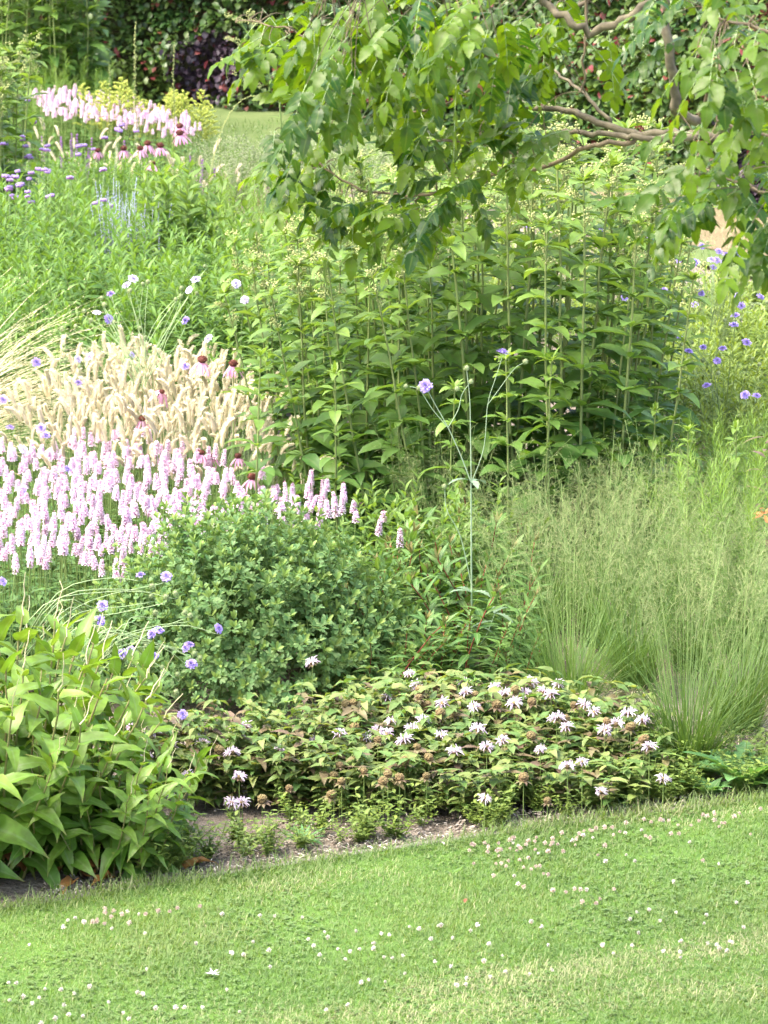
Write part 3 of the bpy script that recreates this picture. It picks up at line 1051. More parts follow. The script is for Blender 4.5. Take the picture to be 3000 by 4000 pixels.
def joined(name, items, mats):
    """one mesh out of many placed copies (item = mesh, matrix)"""
    B = MB()
    for me, M in items:
        nv = len(me.vertices)
        co = np.empty(nv * 3, np.float32); me.vertices.foreach_get('co', co)
        at = np.empty(nv * 3, np.float32); me.attributes['lf'].data.foreach_get('vector', at)
        vi = np.empty(len(me.loops), np.int32); me.loops.foreach_get('vertex_index', vi)
        mi = np.empty(len(me.polygons), np.int32); me.polygons.foreach_get('material_index', mi)
        R_ = np.array(M)
        P = co.reshape(-1, 3) @ R_[:3, :3].T + R_[:3, 3]
        m_ = np.array([mats.index(q) for q in me.materials])[mi]
        n0 = B.n
        B.v.append(P); B.a.append(at.reshape(-1, 3)); B.f.append(vi.reshape(-1, 4) + n0); B.m.append(m_); B.n += nv
    return B.build(name, mats)


items = []
for (x, y) in far_b[24:] + pts[255:]:
    st, top = pick(BST)
    k = U(.9, 1.1)
    items.append((st, Matrix.LocRotScale((x, y, 0), None, (k,) * 3)))
    items.append((pick(SPIKE), Matrix.LocRotScale((x + top[0] * k, y + top[1] * k, top[2] * k), tilt(U(0, 6), U(0, .15), U(0, 6)), (U(.62, .85), U(.62, .85), U(.42, .72)))))
tag(link('massed_betony', joined('massed_betony', items, [M_bleaf, M_mstem, M_pink, M_calyx])), 'massed pale pink betony in the far band and the rear of the near patch', 'flowers', kind='stuff')


# ------------------------------------------------------------------ melic grass
def mk_melic():
    B = MB()
    h = .5
    az = U(0, 6.28)
    P = stemline(h, U(0, .12), az, U(.0, .10), 9)
    tubes(B, P, np.linspace(.0013, .0008, 9)[None], mi=1)
    Lp = U(.08, .12)
    nod = U(.1, 1.6)
    dirv = np.array([math.cos(az), math.sin(az), 0])
    t = np.linspace(0, 1, 9)
    th = nod * t
    C = P[-1] + dirv * (Lp * np.cumsum(np.sin(th)) / 9)[:, None] + np.array([0, 0, 1.0]) * (Lp * np.cumsum(np.cos(th)) / 9)[:, None]
    tubes(B, C, np.array([.003, .0055, .0075, .008, .008, .0075, .0065, .005, .002])[None], mi=0, sides=5)
    n = 300
    tt = RNG.uniform(.0, 1.0, n)
    r = .0150 * np.sin(np.clip(tt, .04, .97) * math.pi) ** .5
    d, nn = dn(RNG.uniform(0, 6.28, n), RNG.uniform(-.1, .5, n))
    leaves(B, on(C, tt) + d * (r * .35)[:, None], d + [0, 0, .9], nn, RNG.uniform(.008, .016, n), RNG.uniform(.003, .006, n), SMALL, .3, .2, None, 0)
    return B.build('plume', [M_melica, M_thin])


def mk_tuft(n, L, wd, mat, spread=.9, base=.05, droop=(.6, 1.8)):
    B = MB()
    a = RNG.uniform(0, 6.28, n)
    r = np.sqrt(RNG.random(n)) * base
    o = np.stack([r * np.cos(a), r * np.sin(a), np.zeros(n)], 1)
    d, nn = dn(a + RNG.normal(0, .6, n), 1.57 - np.abs(RNG.normal(0, .5, n)) * spread)
    blades(B, o, d, nn, L * RNG.uniform(.6, 1.1, n), wd * RNG.uniform(.7, 1.2, n), RNG.uniform(droop[0], droop[1], n), None, 0, seg=6)
    return B.build('leaf_blades', mat)


MEL = [mk_melic() for _ in range(8)]
MTUFT = [mk_tuft(130, .42, .005, M_gblade) for _ in range(3)]


def melic(x, y, h, n, label, group, rad=.16):
    o = thing('melic_grass', label, 'ornamental grass', (x, y, 0), U(0, 6), group)
    part('leaf_blades', pick(MTUFT), o, sc=h / .62)
    for i in range(n):
        r, a = math.sqrt((i + .5) / n), i * 2.4
        part('plume', pick(MEL), o, (rad * .5 * r * math.cos(a), rad * .5 * r * math.sin(a), 0), tilt(a, .55 * r * U(.5, 1.15), U(-.8, .8)), tuple(np.array([.82, .82, 1.06]) * h * (1 - .22 * r * r) * U(.82, 1.08) / .6))


LM = 'tan plumed melic grass tussock between the pink betony and the green mounds'
for (x, y) in scatter([(280, 1500), (420, 1420), (680, 1390), (930, 1430), (960, 1560), (940, 1800), (800, 1760), (650, 1680), (380, 1680), (250, 1620)], .52, 19, .18):
    melic(x, y, U(.56, .68), 34, LM, 'tan melic grass tussocks')
for px, py in [(60, 1590), (120, 1660)]:
    x, y, _ = at_height(px, py, .5)
    melic(x, y, .5, 8, 'small sparse melic tussock at the left end of the tan grass', 'sparse melic tussocks')
for px, py, w in [(395, 560, 'behind the small coneflowers'), (440, 580, 'between the small coneflowers'), (520, 590, 'beside the paired coneflowers'), (780, 575, 'right of the coneflowers, at the far lawn edge'), (735, 600, 'under the tall coneflower pair'), (250, 470, 'on the far pink band'), (610, 610, 'lowest in the coneflower group')]:
    x, y, _ = at_height(px, py, .55)
    melic(x, y, .58, 10, 'small tan plumed grass tuft, ' + w, 'far tan grass tufts', .2)


# ------------------------------------------------------------------ other grasses
GTUFT = [mk_tuft(260, .55, .007, M_gblade, 1.1, .09, (.8, 2.2)) for _ in range(3)]
for (x, y) in scatter([(-120, 640), (60, 560), (230, 600), (330, 720), (120, 800), (-120, 820)], .38, 13, .17):
    thing('arching_leaf_grass', 'arching green grass tuft below the purple verbena at left', 'ornamental grass', (x, y, 0), U(0, 6), 'green grass tufts under the verbena', pick(GTUFT))
for (x, y) in scatter([(-120, 1830), (-80, 1600), (60, 1580), (260, 1640), (420, 1720), (520, 1760), (300, 1790)], .22, 13, .16):
    thing('green_grass_tuft', 'green grass tuft between the pink betony and the tan plumes', 'ornamental grass', (x, y, 0), U(0, 6), 'green tufts behind the betony', pick(GTUFT)).scale = (.75,) * 3
for (x, y) in scatter([(820, 1840), (1080, 1800), (1150, 1900), (1000, 1960), (850, 1900)], .2, 6, .12):
    thing('green_grass_tuft', 'green grass tuft below the lowest tan plumes beside the tall clump', 'ornamental grass', (x, y, 0), U(0, 6), 'green tufts by the tall clump', pick(GTUFT)).scale = (.7,) * 3

# golden arching grass at the left border
def mk_gold():
    B = MB()
    n = 260
    a = RNG.normal(-.1, .5, n)
    o = np.stack([RNG.normal(0, .05, n), RNG.normal(0, .07, n), np.zeros(n)], 1)
    d, nn = dn(a, RNG.uniform(.85, 1.4, n))
    c = blades(B, o, d, nn, RNG.uniform(.85, 1.3, n), .0045, RNG.uniform(.7, 1.5, n), None, 0, seg=8)
    m = 22
    idx = RNG.integers(0, n, n * m)
    tt = RNG.uniform(5, 8, n * m)
    i0 = np.minimum(tt.astype(int), 7)
    f = (tt - i0)[:, None]
    p = c[idx, i0] * (1 - f) + c[idx, i0 + 1] * f
    dd = nrm(c[idx, i0 + 1] - c[idx, i0]) + RNG.normal(0, .25, (n * m, 3))
    blades(B, p, dd, RNG.normal(0, 1, (n * m, 3)), .012, .0022, .2, None, 0, seg=1)
    return B.build('golden_grass', M_straw)


x, y, _ = at_depth(-420, 1560, 19.25)
thing('golden_arching_grass', 'golden grass with long thin arching stems reaching in from the left border', 'ornamental grass', (x, y, .0), 0, None, mk_gold())


# hair grass
def mk_hair(n=60):
    LB_, CB, PB = MB(), MB(), MB()
    m = 420
    a = RNG.uniform(0, 6.28, m)
    r = np.sqrt(RNG.random(m)) * .10
    d, nn = dn(a + RNG.normal(0, .5, m), 1.57 - np.abs(RNG.normal(0, .45, m)))
    blades(LB_, np.stack([r * np.cos(a), r * np.sin(a), 0 * r], 1), d, nn, RNG.uniform(.28, .6, m), RNG.uniform(.003, .005, m), RNG.uniform(.3, 1.4, m), None, 0, seg=6)
    m = 90
    a = RNG.uniform(0, 6.28, m)
    d, nn = dn(a, RNG.uniform(.1, .9, m))
    blades(LB_, np.stack([.1 * np.cos(a), .1 * np.sin(a), 0 * a], 1), d, nn, RNG.uniform(.12, .3, m), .0028, RNG.uniform(.4, 1.6, m), None, 1, seg=4)
    K = 12
    t = np.linspace(0, 1, K)
    for i in range(n):
        az = U(0, 6.28)
        rr = math.sqrt(RNG.random()) * .09
        h = U(.62, .98)
        lean, bend = abs(RNG.normal(0, .22)), abs(RNG.normal(0, .12))
        off = rr + h * (lean * t + bend * t ** 3)
        P = np.stack([off * math.cos(az), off * math.sin(az), h * (t - .08 * bend * t ** 3)], 1)
        tubes(CB, P, np.linspace(.0018, .0008, K)[None])
        q = 21
        tt = RNG.uniform(.68, 1.0, q)
        o = on(P, tt)
        Lb = (.085 * (1.08 - tt) / .4 + .012) * RNG.uniform(.6, 1.2, q)
        d, nn = dn(az + RNG.normal(0, 1.3, q), RNG.uniform(.3, 1.0, q))
        c = blades(PB, o, d, nn, Lb, .0013, RNG.uniform(.4, 1.5, q), None, 0, seg=3, taper=.5)
        g = 4
        ii = np.repeat(np.arange(q), g)
        f = RNG.uniform(1.1, 3, q * g)
        i0 = np.minimum(f.astype(int), 2)
        p = c[ii, i0] * (1 - (f - i0))[:, None] + c[ii, i0 + 1] * (f - i0)[:, None]
        blades(PB, p, RNG.normal(0, .6, (q * g, 3)) + d[ii] - [0, 0, .3], RNG.normal(0, 1, (q * g, 3)), RNG.uniform(.004, .008, q * g), .0016, .2, None, 0, seg=1, taper=.8)
    return LB_.build('hair_leaf_blades', [M_desch, M_straw]), CB.build('hair_culms', M_culm), PB.build('hair_panicles', M_panic)


HAIR = [mk_hair() for _ in range(3)]


def hair(px, py, s, label, group=None):
    x, y, _ = at_height(px, py)
    o = thing('hair_grass', label, 'ornamental grass', (x, y, 0), U(0, 6), group)
    o.scale = (s,) * 3
    l, c, p = pick(HAIR)
    part('leaf_blades', l, o); part('flower_stalks', c, o); tag(part('airy_seed_heads', p, o), kind='stuff')


LH = 'fine green hair grass clump with airy buff seed heads behind the bee balm'
for px, py, s in [(2230, 2790, 1.0), (2060, 2620, .92), (2470, 2680, .95), (2360, 2520, .95), (2700, 2620, .95), (2150, 2450, .85), (2560, 2440, .9), (2900, 2560, 1.0), (2780, 2400, .95), (3060, 2700, 1.05), (3040, 2420, .95), (2380, 2330, .72)]:
    hair(px, py, s * (.80 if px < 2700 else .66), LH, 'hair grass clumps on the right')
hair(2680, 3010, .84, 'hair grass clump with brown dead leaves at its foot, nearest the lawn', None)
hair(2880, 2850, .8, 'hair grass clump right behind the lobed leaf rosette', None)
hair(1700, 2330, .72, 'small hair grass clump left of the tall grey stem', None)
hair(1800, 2420, .55, 'smallest hair grass clump, at the foot of the tall grey stem', None)


# ------------------------------------------------------------------ false indigo bush (three-part leaves)
def mk_bapt():
    B = MB()
    h = .36
    lines = [stemline(h, U(-.1, .1), U(0, 6), .1, 7, .006)]
    for t in (.3, .45, .6, .75):
        o = on(lines[0], t)[0]
        az = U(0, 6.28)
        q = h * (1 - t) * .75 + .03
        e = np.array([math.cos(az) * .8, math.sin(az) * .8, 1.0])
        lines.append(bez(o, o + e * q * .45 * [1.3, 1.3, .7], o + e * q * .85, 5))
    for j, P in enumerate(lines):
        tubes(B, P, np.linspace(.002, .001, len(P))[None], mi=1)
        m = 17 if j == 0 else 9
        t = np.linspace(.15, 1, m)
        o = on(P, t)
        az = np.arange(m) * 2.4 + U(0, 6)
        el = RNG.uniform(.1, .7, m) + .3 * t
        d, nn = dn(az, el)
        pet = o + d * .008
        for k in (-1, 0, 1):
            dk, nk = dn(az + k * .75, el + RNG.uniform(-.15, .25, m))
            s = RNG.uniform(.023, .034, m) * (1 - .25 * t)
            leaves(B, pet, dk, nk + RNG.normal(0, .2, (m, 3)), s, s * RNG.uniform(.36, .46, m), OBOV, RNG.uniform(0, .6, m), .25, np.clip(RNG.normal(.45, .25, m), 0, 1), 0)
        e = P[-1]
        k = 5
        d, nn = dn(RNG.uniform(0, 6.28, k), RNG.uniform(.7, 1.3, k))
        leaves(B, e, d, nn, RNG.uniform(.02, .034, k), .0095, OBOV, .2, .3, None, 2)
    return B.build('leafy_branch', [M_bapt, M_mstem, M_baptn])


BAPT = [mk_bapt() for _ in range(5)]
c0 = at_height(965, 2650)
bx, by = c0[0] + .02, 16.34
bush = thing('bushy_shrub', 'rounded grey-green bush of small three-part leaves in the middle foreground', 'shrub', (bx, by, 0))
n = 170
extra = []
for i in range(n):
    # branches fan out from the crown and end on a dome
    f = (i + .5) / n
    el = math.asin(1 - f * .93)
    az = i * 2.39996
    if i % 10 == 3:
        el = U(.9, 1.4)
    d = pe(az, el)
    R = np.array([.66, .56, .655]) * U(.80, 1.05)
    tip = d * R
    rot = tilt(az, (math.pi / 2 - el) * .72 + U(-.12, .12), U(0, 6))
    axis = Matrix.Rotation(0, 3, 'Z')
    up = np.array(rot.to_matrix() @ Vector((0, 0, 1)))
    s = U(.92, 1.15)
    base = tip - up * .36 * s
    base[2] = max(base[2], -.02)
    if i % 17 < 10:
        part('leafy_branch', pick(BAPT), bush, base, rot, s)
    else:
        extra.append((pick(BAPT), Matrix.LocRotScale(tuple(base), rot, (s,) * 3)))
tag(part('inner_foliage', joined('inner_foliage', extra, [M_bapt, M_mstem, M_baptn]), bush), kind='stuff')
B = MB()
for i in range(46):
    a = i * 2.4; r = U(.2, .95)
    e = pe(a, math.acos(r * .9)) * np.array([.42, .40, .46])
    tubes(B, bez(np.array([.05 * math.cos(a), .05 * math.sin(a), 0]), e * [.3, .3, .6], e, 7), np.linspace(.003, .0016, 7)[None])
part('inner_stems', B.build('inner_stems', M_mstem), bush)


# ------------------------------------------------------------------ red-stemmed spurge
def mk_spurge():
    B = MB()
    h = .46
    P = stemline(h, .05, 0, .15, 8, .004)
    tubes(B, P, np.linspace(.0034, .0022, 8)[None], mi=1, sides=5)
    n = 38
    t = np.linspace(.12, 1, n)
    d, nn = dn(np.arange(n) * 2.4, RNG.uniform(-.25, .25, n) + t ** 3 * .9)
    s = RNG.uniform(.11, .15, n) * (1 - .4 * t ** 4)
    leaves(B, on(P, t), d, nn, s, s * .23, LANCE, RNG.uniform(.2, .9, n), .2, None, 0)
    k = 7
    d, nn = dn(RNG.uniform(0, 6.28, k), RNG.uniform(.9, 1.4, k))
    leaves(B, P[-1], d, nn, .05, .009, LANCE, .2, .2, None, 2)
    return B.build('spurge_stem', [M_spurge, M_red, M_spurget])


SPUR = [mk_spurge() for _ in range(3)]
LS = 'red stemmed spurge with narrow leaves %s'
for px, py, tx, w in [(1390, 2480, .5, 'leaning right out of the bushy shrub'), (1640, 2400, .42, 'between the bushy shrub and the grey stem'), (1650, 2480, .45, 'low beside the bee balm, leaning right'), (1560, 2600, .5, 'lowest one, above the brown seed heads'), (1840, 2310, .12, 'upright behind the grey stem'), (1960, 2420, .05, 'upright at the left foot of the hair grass'), (1760, 2420, .1, 'between the grey stem and the leaning ones'), (1900, 2540, .1, 'right of the grey stem, low down'), (2050, 2520, .05, 'rightmost, inside the hair grass'), (1480, 2680, .6, 'half hidden under the bushy shrub'), (1700, 2600, .3, 'just behind the back row of bee balm')]:
    x, y, z = at_depth(px, py, 15.95 + U(0, .4))
    o = thing('red_stemmed_spurge', LS % w, 'plant', (x - math.tan(tx) * z * .9, y, 0), 0, 'red stemmed spurges')
    part('leafy_stem', pick(SPUR), o, (0, 0, 0), tilt(0, tx, U(-.5, .5)), max(z, .25) / .46 / max(math.cos(tx), .7))
    part('leafy_stem', pick(SPUR), o, (.04, .05, 0), tilt(U(0, 6), tx * .6 + .1, U(0, 6)), max(z, .25) / .46 * .8)
    part('leafy_stem', pick(SPUR), o, (-.05, .05, 0), tilt(U(0, 6), .35, U(0, 6)), max(z, .25) / .46 * .7)


for i in range(10):
    px, Y = U(1280, 1960), U(16.25, 17.5)
    o = thing('red_stemmed_spurge', 'red stemmed spurge in the shaded gap between the bushy shrub and the tall clump', 'plant', (xpx(px, Y), Y, 0), 0, 'spurges in the shaded gap')
    for k in range(4):
        a = k * 1.6 + U(0, 1)
        part('leafy_stem', pick(SPUR), o, (.06 * math.cos(a), .06 * math.sin(a), 0), tilt(a, U(.1, .5), U(0, 6)), U(.7, 1.0))

for i in range(12):
    px, Y = U(1250, 1960), U(16.6, 17.7)
    clump('dark_leafy_plant', 'dark green leafy plant in the shade between the spurges and the tall clump', 'plant', xpx(px, Y), Y, .12, .12, U(.38, .55), BROAD, .75, 7, 'shaded leafy plants before the tall clump', .4, .2)

# ------------------------------------------------------------------ flower heads: scabious, verbena, coneflower, bee balm
def mk_scab(mat):
    B = MB()
    n = 26
    for ring, (r, el, L) in enumerate([(.006, .12, .0135), (.005, .45, .011), (.003, .85, .009)]):
        k = n - ring * 6
        az = np.arange(k) * 6.28 / k + RNG.normal(0, .08, k)
        d, nn = dn(az, el + RNG.normal(0, .12, k))
        leaves(B, d * r, d, nn, L * RNG.uniform(.85, 1.15, k), RNG.uniform(.0045, .006, k), PETAL, RNG.uniform(.0, .5, k), .2)
    balls(B, [[0, 0, .001]], .0065, mi=1, sq=.6)
    k = 14
    d, nn = dn(np.arange(k) * 6.28 / k, -.25)
    leaves(B, d * .004 - [0, 0, .002], d, nn, .0085, .003, SMALL, .3, .1, None, 1)
    k = 40
    d = pe(RNG.uniform(0, 6.28, k), RNG.uniform(.3, 1.5, k))
    tubes(B, np.stack([d * .004, d * .012], 1), .0004, mi=0)
    return B.build('flower_head', [mat, M_seed])


def mk_seedh():
    B = MB()
    balls(B, [[0, 0, 0]], .0072, tpl=BALL2)
    k = 90
    d = nrm(RNG.normal(0, 1, (k, 3)))
    tubes(B, np.stack([d * .0065, d * .0098], 1), .0005)
    return B.build('seed_head', M_seed)


SCAB = [mk_scab(M_scab) for _ in range(3)]
SCABW = [mk_scab(M_scabw) for _ in range(2)]
SEEDH = [mk_seedh() for _ in range(2)]


def cr(x, y, ox, oy):                              # crop coordinates (1659 px for 1000) -> photo pixels
    return ox + x * .6028, oy + y * .6028


def scabious(label, base, heads, seeds, Yr, stems_bend=.25, cat='flower', group=None, pale=(), smat=None, r=.0015, hub=None):
    x, y, _ = base
    o = thing('scabious', label, cat, (x, y, 0), 0, group)
    B = MB()
    bz = np.array([x, y, 0])
    for i, (px, py) in enumerate(list(heads) + list(seeds)):
        p = at_depth(px, py, U(*Yr)) - bz
        st = RNG.normal(0, .02, 3) * [1, 1, 0]
        if hub is not None:
            hb = hub - bz + RNG.normal(0, .03, 3)
            C = np.concatenate([spline([st, hb * .5 + RNG.normal(0, .01, 3), hb, hb * .45 + p * .55 + RNG.normal(0, .02, 3), p - [0, 0, .02], p], 18)])
        else:
            mid = np.array([p[0] * U(.25, .5), p[1] * .5, p[2] * U(.5, .7)]) + RNG.normal(0, .012, 3)
            q = mid * .4 + p * .6 + np.array([0, 0, stems_bend * .12]) + RNG.normal(0, .012, 3)
            C = spline([st, mid, q, p - [U(-.01, .01), 0, .03], p], 18)
        tubes(B, C, np.linspace(r, r * .6, 18)[None])
        if i < len(heads):
            me = pick(SCABW) if i in pale else pick(SCAB)
            part('flower_head', me, o, p, tilt(U(-2.6, -.5), U(.15, 1.1), U(0, 6)), U(.78, 1.08))
        else:
            part('seed_head', pick(SEEDH), o, p, tilt(U(0, 6), U(0, .8)), U(.85, 1.2))
    k = 26
    az = RNG.uniform(0, 6.28, k)
    d, nn = dn(az, RNG.uniform(.3, 1.2, k))
    leaves(B, np.zeros((k, 3)), d, nn, RNG.uniform(.1, .2, k), .014, LANCE, RNG.uniform(.6, 1.6, k), .2)
    part('branching_stems', B.build('scab_stems', smat or M_thin), o)


H1 = [(910, 408), (1078, 418), (665, 608), (645, 705), (985, 790), (1030, 765), (1415, 755), (790, 920), (845, 895), (1205, 880), (1225, 860), (1000, 935), (1240, 985), (405, 785), (550, 780)]
S1 = [(978, 545), (1135, 525), (1075, 548), (1005, 650), (1230, 670), (1197, 650), (945, 870), (640, 915), (1258, 915), (1295, 945), (1050, 1005), (1150, 1050), (1140, 1165), (980, 1185), (710, 800), (585, 650), (620, 700), (985, 480)]
H1, S1 = [cr(a, b, 0, 2000) for a, b in H1], [cr(a, b, 0, 2000) for a, b in S1]
hubA = at_depth(220, 2385, 15.2)
bA = at_height(-180, 2950)
scabious('lavender scabious sprawling over the bushy shrub from the left, upper stems', bA, H1[:2] + H1[2:4], S1[:3] + S1[15:], (15.3, 15.6), hub=hubA, r=.0022)
hubB = at_depth(420, 2520, 15.25)
bB = at_height(60, 2960)
scabious('lavender scabious sprawling over the bushy shrub, with the densest cluster of heads', bB, H1[4:], S1[3:15], (15.25, 15.6), hub=hubB, r=.002)
scabious('lone low lavender scabious between the big leaved plant and the bee balm', at_height(560, 3010), [cr(1182, 1312, 0, 2000), cr(935, 1455, 0, 2000)], [], (14.85, 15.0))
scabious('single lavender scabious head at the left border in front of the betony', at_height(-40, 2800), [cr(15, 450, 0, 2000)], [], (15.6, 15.7))

H2 = [(1268, 153), (862, 148), (820, 190), (1225, 222), (628, 368), (703, 408), (1203, 418), (855, 640), (718, 245)]
S2 = [(1327, 65), (957, 167), (725, 228), (842, 222), (658, 270), (675, 315), (545, 355), (590, 412), (490, 455), (1175, 207), (1275, 240), (1138, 280), (905, 465), (943, 525), (738, 430), (925, 178), (1170, 260), (400, 475)]
c_ = lambda L_, ox, oy: [cr(a, b, ox, oy) for a, b in L_]
scabious('branching pale lavender scabious rising from the tan melic grass before the green mound', at_height(520, 1950, 0), c_(H2, 0, 1000), c_(S2, 0, 1000), (18.7, 19.1), hub=at_depth(552, 1520, 18.8), pale=(0, 1, 2, 3, 4, 7), r=.0018)
scabious('pale lavender scabious between the tan grass and the left foot of the tall clump', at_height(930, 1950), c_([(1530, 180), (1587, 285), (1352, 535), (1200, 715)], 0, 1000), [], (18.4, 18.8), pale=(0, 1, 2))
scabious('lavender scabious left of the tan grass, under the golden grass', at_height(260, 1960), c_([(505, 668), (582, 650), (235, 688), (507, 825)], 0, 1000), c_([(425, 675), (412, 580), (400, 680), (415, 610), (515, 715), (205, 710)], 0, 1000), (18.5, 18.9), pale=(0, 1))
scabious('lavender scabious at the left border just behind the betony, largest open heads', at_height(160, 2080), c_([(20, 930), (65, 1112), (295, 1165), (265, 1115), (150, 1255)], 0, 1000), [], (18.0, 18.3), pale=(4,))
scabious('lavender scabious heads poking through the dense betony', at_height(170, 2250), c_([(435, 1380), (148, 1510)], 0, 1000), [cr(268, 1355, 0, 1000)], (17.3, 17.5))

R1 = [(1080, 25), (1150, 60), (1140, 85), (1190, 40), (1290, 25), (1325, 28), (1375, 40), (1385, 75), (1305, 75), (1445, 12), (1465, 255), (1610, 265), (1485, 322), (1080, 285), (1405, 165), (1225, 240), (1185, 315), (985, 220)]
R1b = [(1230, 1595), (1340, 1630), (1385, 1650), (1460, 1645), (1490, 1640)]
R2 = [(1447, 385), (1437, 447), (1238, 592), (1145, 618), (1365, 600), (1330, 680), (1262, 840), (1085, 535), (1520, 560)]
rs = lambda n_, x0, x1, y0, y1: [(U(x0, x1), U(y0, y1)) for _ in range(n_)]
scabious('lavender scabious at the right border, farthest one, against the dry grass', at_height(2780, 1500), c_(R1[:10], 2000, 1000) + c_(R1b, 2000, 0), rs(16, 2620, 3000, 930, 1150), (21.2, 22.2))
scabious('lavender scabious right of the tall clump, heads level with its upper leaves', at_height(2720, 1650), c_(R1[10:], 2000, 1000), rs(10, 2640, 3000, 1100, 1300), (20.0, 20.8))
scabious('lavender scabious right of the tall clump, nearest one with round open heads', at_height(2820, 1850), c_(R2, 2000, 1000), rs(8, 2600, 3000, 1300, 1480), (18.8, 19.4))
scabious('pinkish scabious low at the right border above the fine leaved plants', at_height(2900, 1950), c_([(1510, 900), (1585, 905)], 2000, 1000), [], (18.3, 18.6))
scabious('scabious behind the tall clump, heads showing between its stems', at_height(2300, 1450), c_([(915, 1527), (475, 1475), (575, 1490)], 2000, 0) + c_([(560, 85)], 2000, 1000) + [(2060, 885), (2350, 1090), (2440, 1160), (2540, 930)], [], (20.9, 21.4))

# tall grey-stemmed single plant
ST_Y = 16.35
b0 = at_height(1845, 2760)
o = thing('tall_grey_scabious', 'tall solitary branching grey-green stem with two lavender heads before the tall clump', 'flower', (b0[0], b0[1], 0))
B = MB()
q = lambda px, py, dy=0: at_depth(px, py, ST_Y + dy) - b0
for pts_, r0, r1 in [([(1843, 2700), (1842, 2300), (1840, 1880)], .005, .0035), ([(1840, 1885), (1800, 1780), (1750, 1670), (1700, 1580), (1665, 1515)], .003, .0016), ([(1750, 1670), (1690, 1600), (1640, 1525), (1600, 1510)], .002, .0014),
                   ([(1752, 1668), (1790, 1600), (1805, 1540), (1838, 1493)], .0022, .0014), ([(1841, 1885), (1838, 1700), (1835, 1560), (1822, 1440)], .0026, .0016), ([(1843, 1882), (1890, 1750), (1905, 1580), (1935, 1480), (1963, 1392)], .002, .0013),
                   ([(1906, 1580), (1950, 1520), (2010, 1440), (2050, 1416)], .0016, .0012), ([(1842, 2290), (1800, 2100), (1745, 1990), (1738, 1900)], .0026, .0015), ([(1842, 2560), (1900, 2480), (1935, 2390)], .0022, .0015), ([(1770, 2690), (1735, 2600), (1700, 2540)], .002, .0014)]:
    if pts_[0][1] > 2650:
        P = spline([np.array([0, 0, 0])] + [q(*p) for p in pts_], 16)
    else:
        P = spline([q(*p) for p in pts_], 16)
    tubes(B, P, np.linspace(r0, r1, 16)[None] * .78, sides=5)
part('branching_stem', B.build('grey_stem', M_grey), o)
B = MB()
for px, py in [(1842, 2315), (1843, 2560), (1843, 2600), (1841, 1880), (1740, 2560), (1930, 2395), (1842, 2450)]:
    for k in range(3):
        a = U(0, 6.28)
        d, nn = dn(np.array([a]), np.array([U(.0, .6)]))
        leaves(B, q(px, py)[None], d, nn, U(.06, .12), U(.02, .035), LOBED, U(.5, 1.3), .2)
part('lobed_leaves', B.build('lobed_leaves', M_greyl), o)
for px, py, s in [(1661, 1508, 1.25), (1965, 1378, 1.25)]:
    part('flower_head', SCAB[0], o, q(px, py), tilt(-1.6 if px < 1700 else .5, 1.0 if px < 1700 else .35), s)
for px, py in [(1585, 1508), (1638, 1515), (1785, 1518), (1840, 1490), (1822, 1437), (1735, 1900), (2052, 1412)]:
    part('seed_head', SEEDH[0], o, q(px, py), None, U(.9, 1.2))

# verbena
def mk_verb():
    B = MB()
    k = 60
    a = RNG.uniform(0, 6.28, k)
    r = np.sqrt(RNG.random(k)) * .018
    P = np.stack([r * np.cos(a), r * np.sin(a), .006 - 18 * r ** 2 + RNG.normal(0, .0015, k)], 1)
    balls(B, P, RNG.uniform(.0022, .0036, k))
    balls(B, P - [0, 0, .006], RNG.uniform(.0022, .003, k), mi=1)
    return B.build('flower_head', [M_verb, M_purp])


VERB = [mk_verb(), mk_verb()]
VH = [(110, 625), (145, 640), (68, 712), (15, 750), (218, 790), (148, 905), (165, 945), (18, 930), (275, 970), (305, 972), (190, 1005), (200, 1020), (545, 940), (510, 945), (605, 965), (507, 1000), (765, 840), (680, 893), (885, 850), (250, 1095), (290, 1098), (310, 1105), (115, 1108), (35, 1140), (55, 1145), (105, 1145), (65, 1165), (190, 1157), (125, 1198), (65, 1210), (60, 1230), (180, 1242), (178, 1272), (98, 1278), (310, 1275), (330, 1268), (670, 1095), (455, 1150), (720, 1335), (672, 1295), (35, 935), (760, 832), (775, 845)]
VH = c_(VH, 0, 0)
groups = {'among the tall pale stems': [h for h in VH if h[1] < 490 and h[0] < 150],
          'level with the purple spikes': [h for h in VH if 490 <= h[1] < 640 and h[0] < 200],
          'lowest at the left border': [h for h in VH if h[1] >= 640 and h[0] < 130],
          'right of the green grass': [h for h in VH if h[1] >= 640 and 130 <= h[0] < 300],
          'among the small coneflowers and tan plumes': [h for h in VH if h[0] >= 270 and h[1] < 620],
          'beside the silver sage': [h for h in VH if h[0] >= 270 and h[1] >= 640]}
for w, hs_ in groups.items():
    if not hs_:
        continue
    my = np.mean([h[1] for h in hs_])
    Y = at_height(1500, my, .85)[1]
    cxm = np.mean([h[0] for h in hs_])
    b = np.array([xpx(cxm, Y), Y, 0])
    o = thing('purple_verbena', 'purple verbena with flat heads on thin stems, ' + w, 'flower', b)
    B = MB()
    for px, py in hs_:
        p = at_depth(px, py, Y + U(-.25, .25)) - b
        tubes(B, bez(np.array([p[0] * .35, p[1] * .5, 0]), p * [.6, .7, .5], p, 8), np.linspace(.002, .0012, 8)[None])
        for k in range(2 if RNG.random() < .4 else 1):
            part('flower_head', pick(VERB), o, p + (RNG.normal(0, .015, 3) if k else 0), tilt(U(0, 6), U(0, .4)), U(.65, .95))
    part('thin_stems', B.build('verb_stems', M_thin), o)

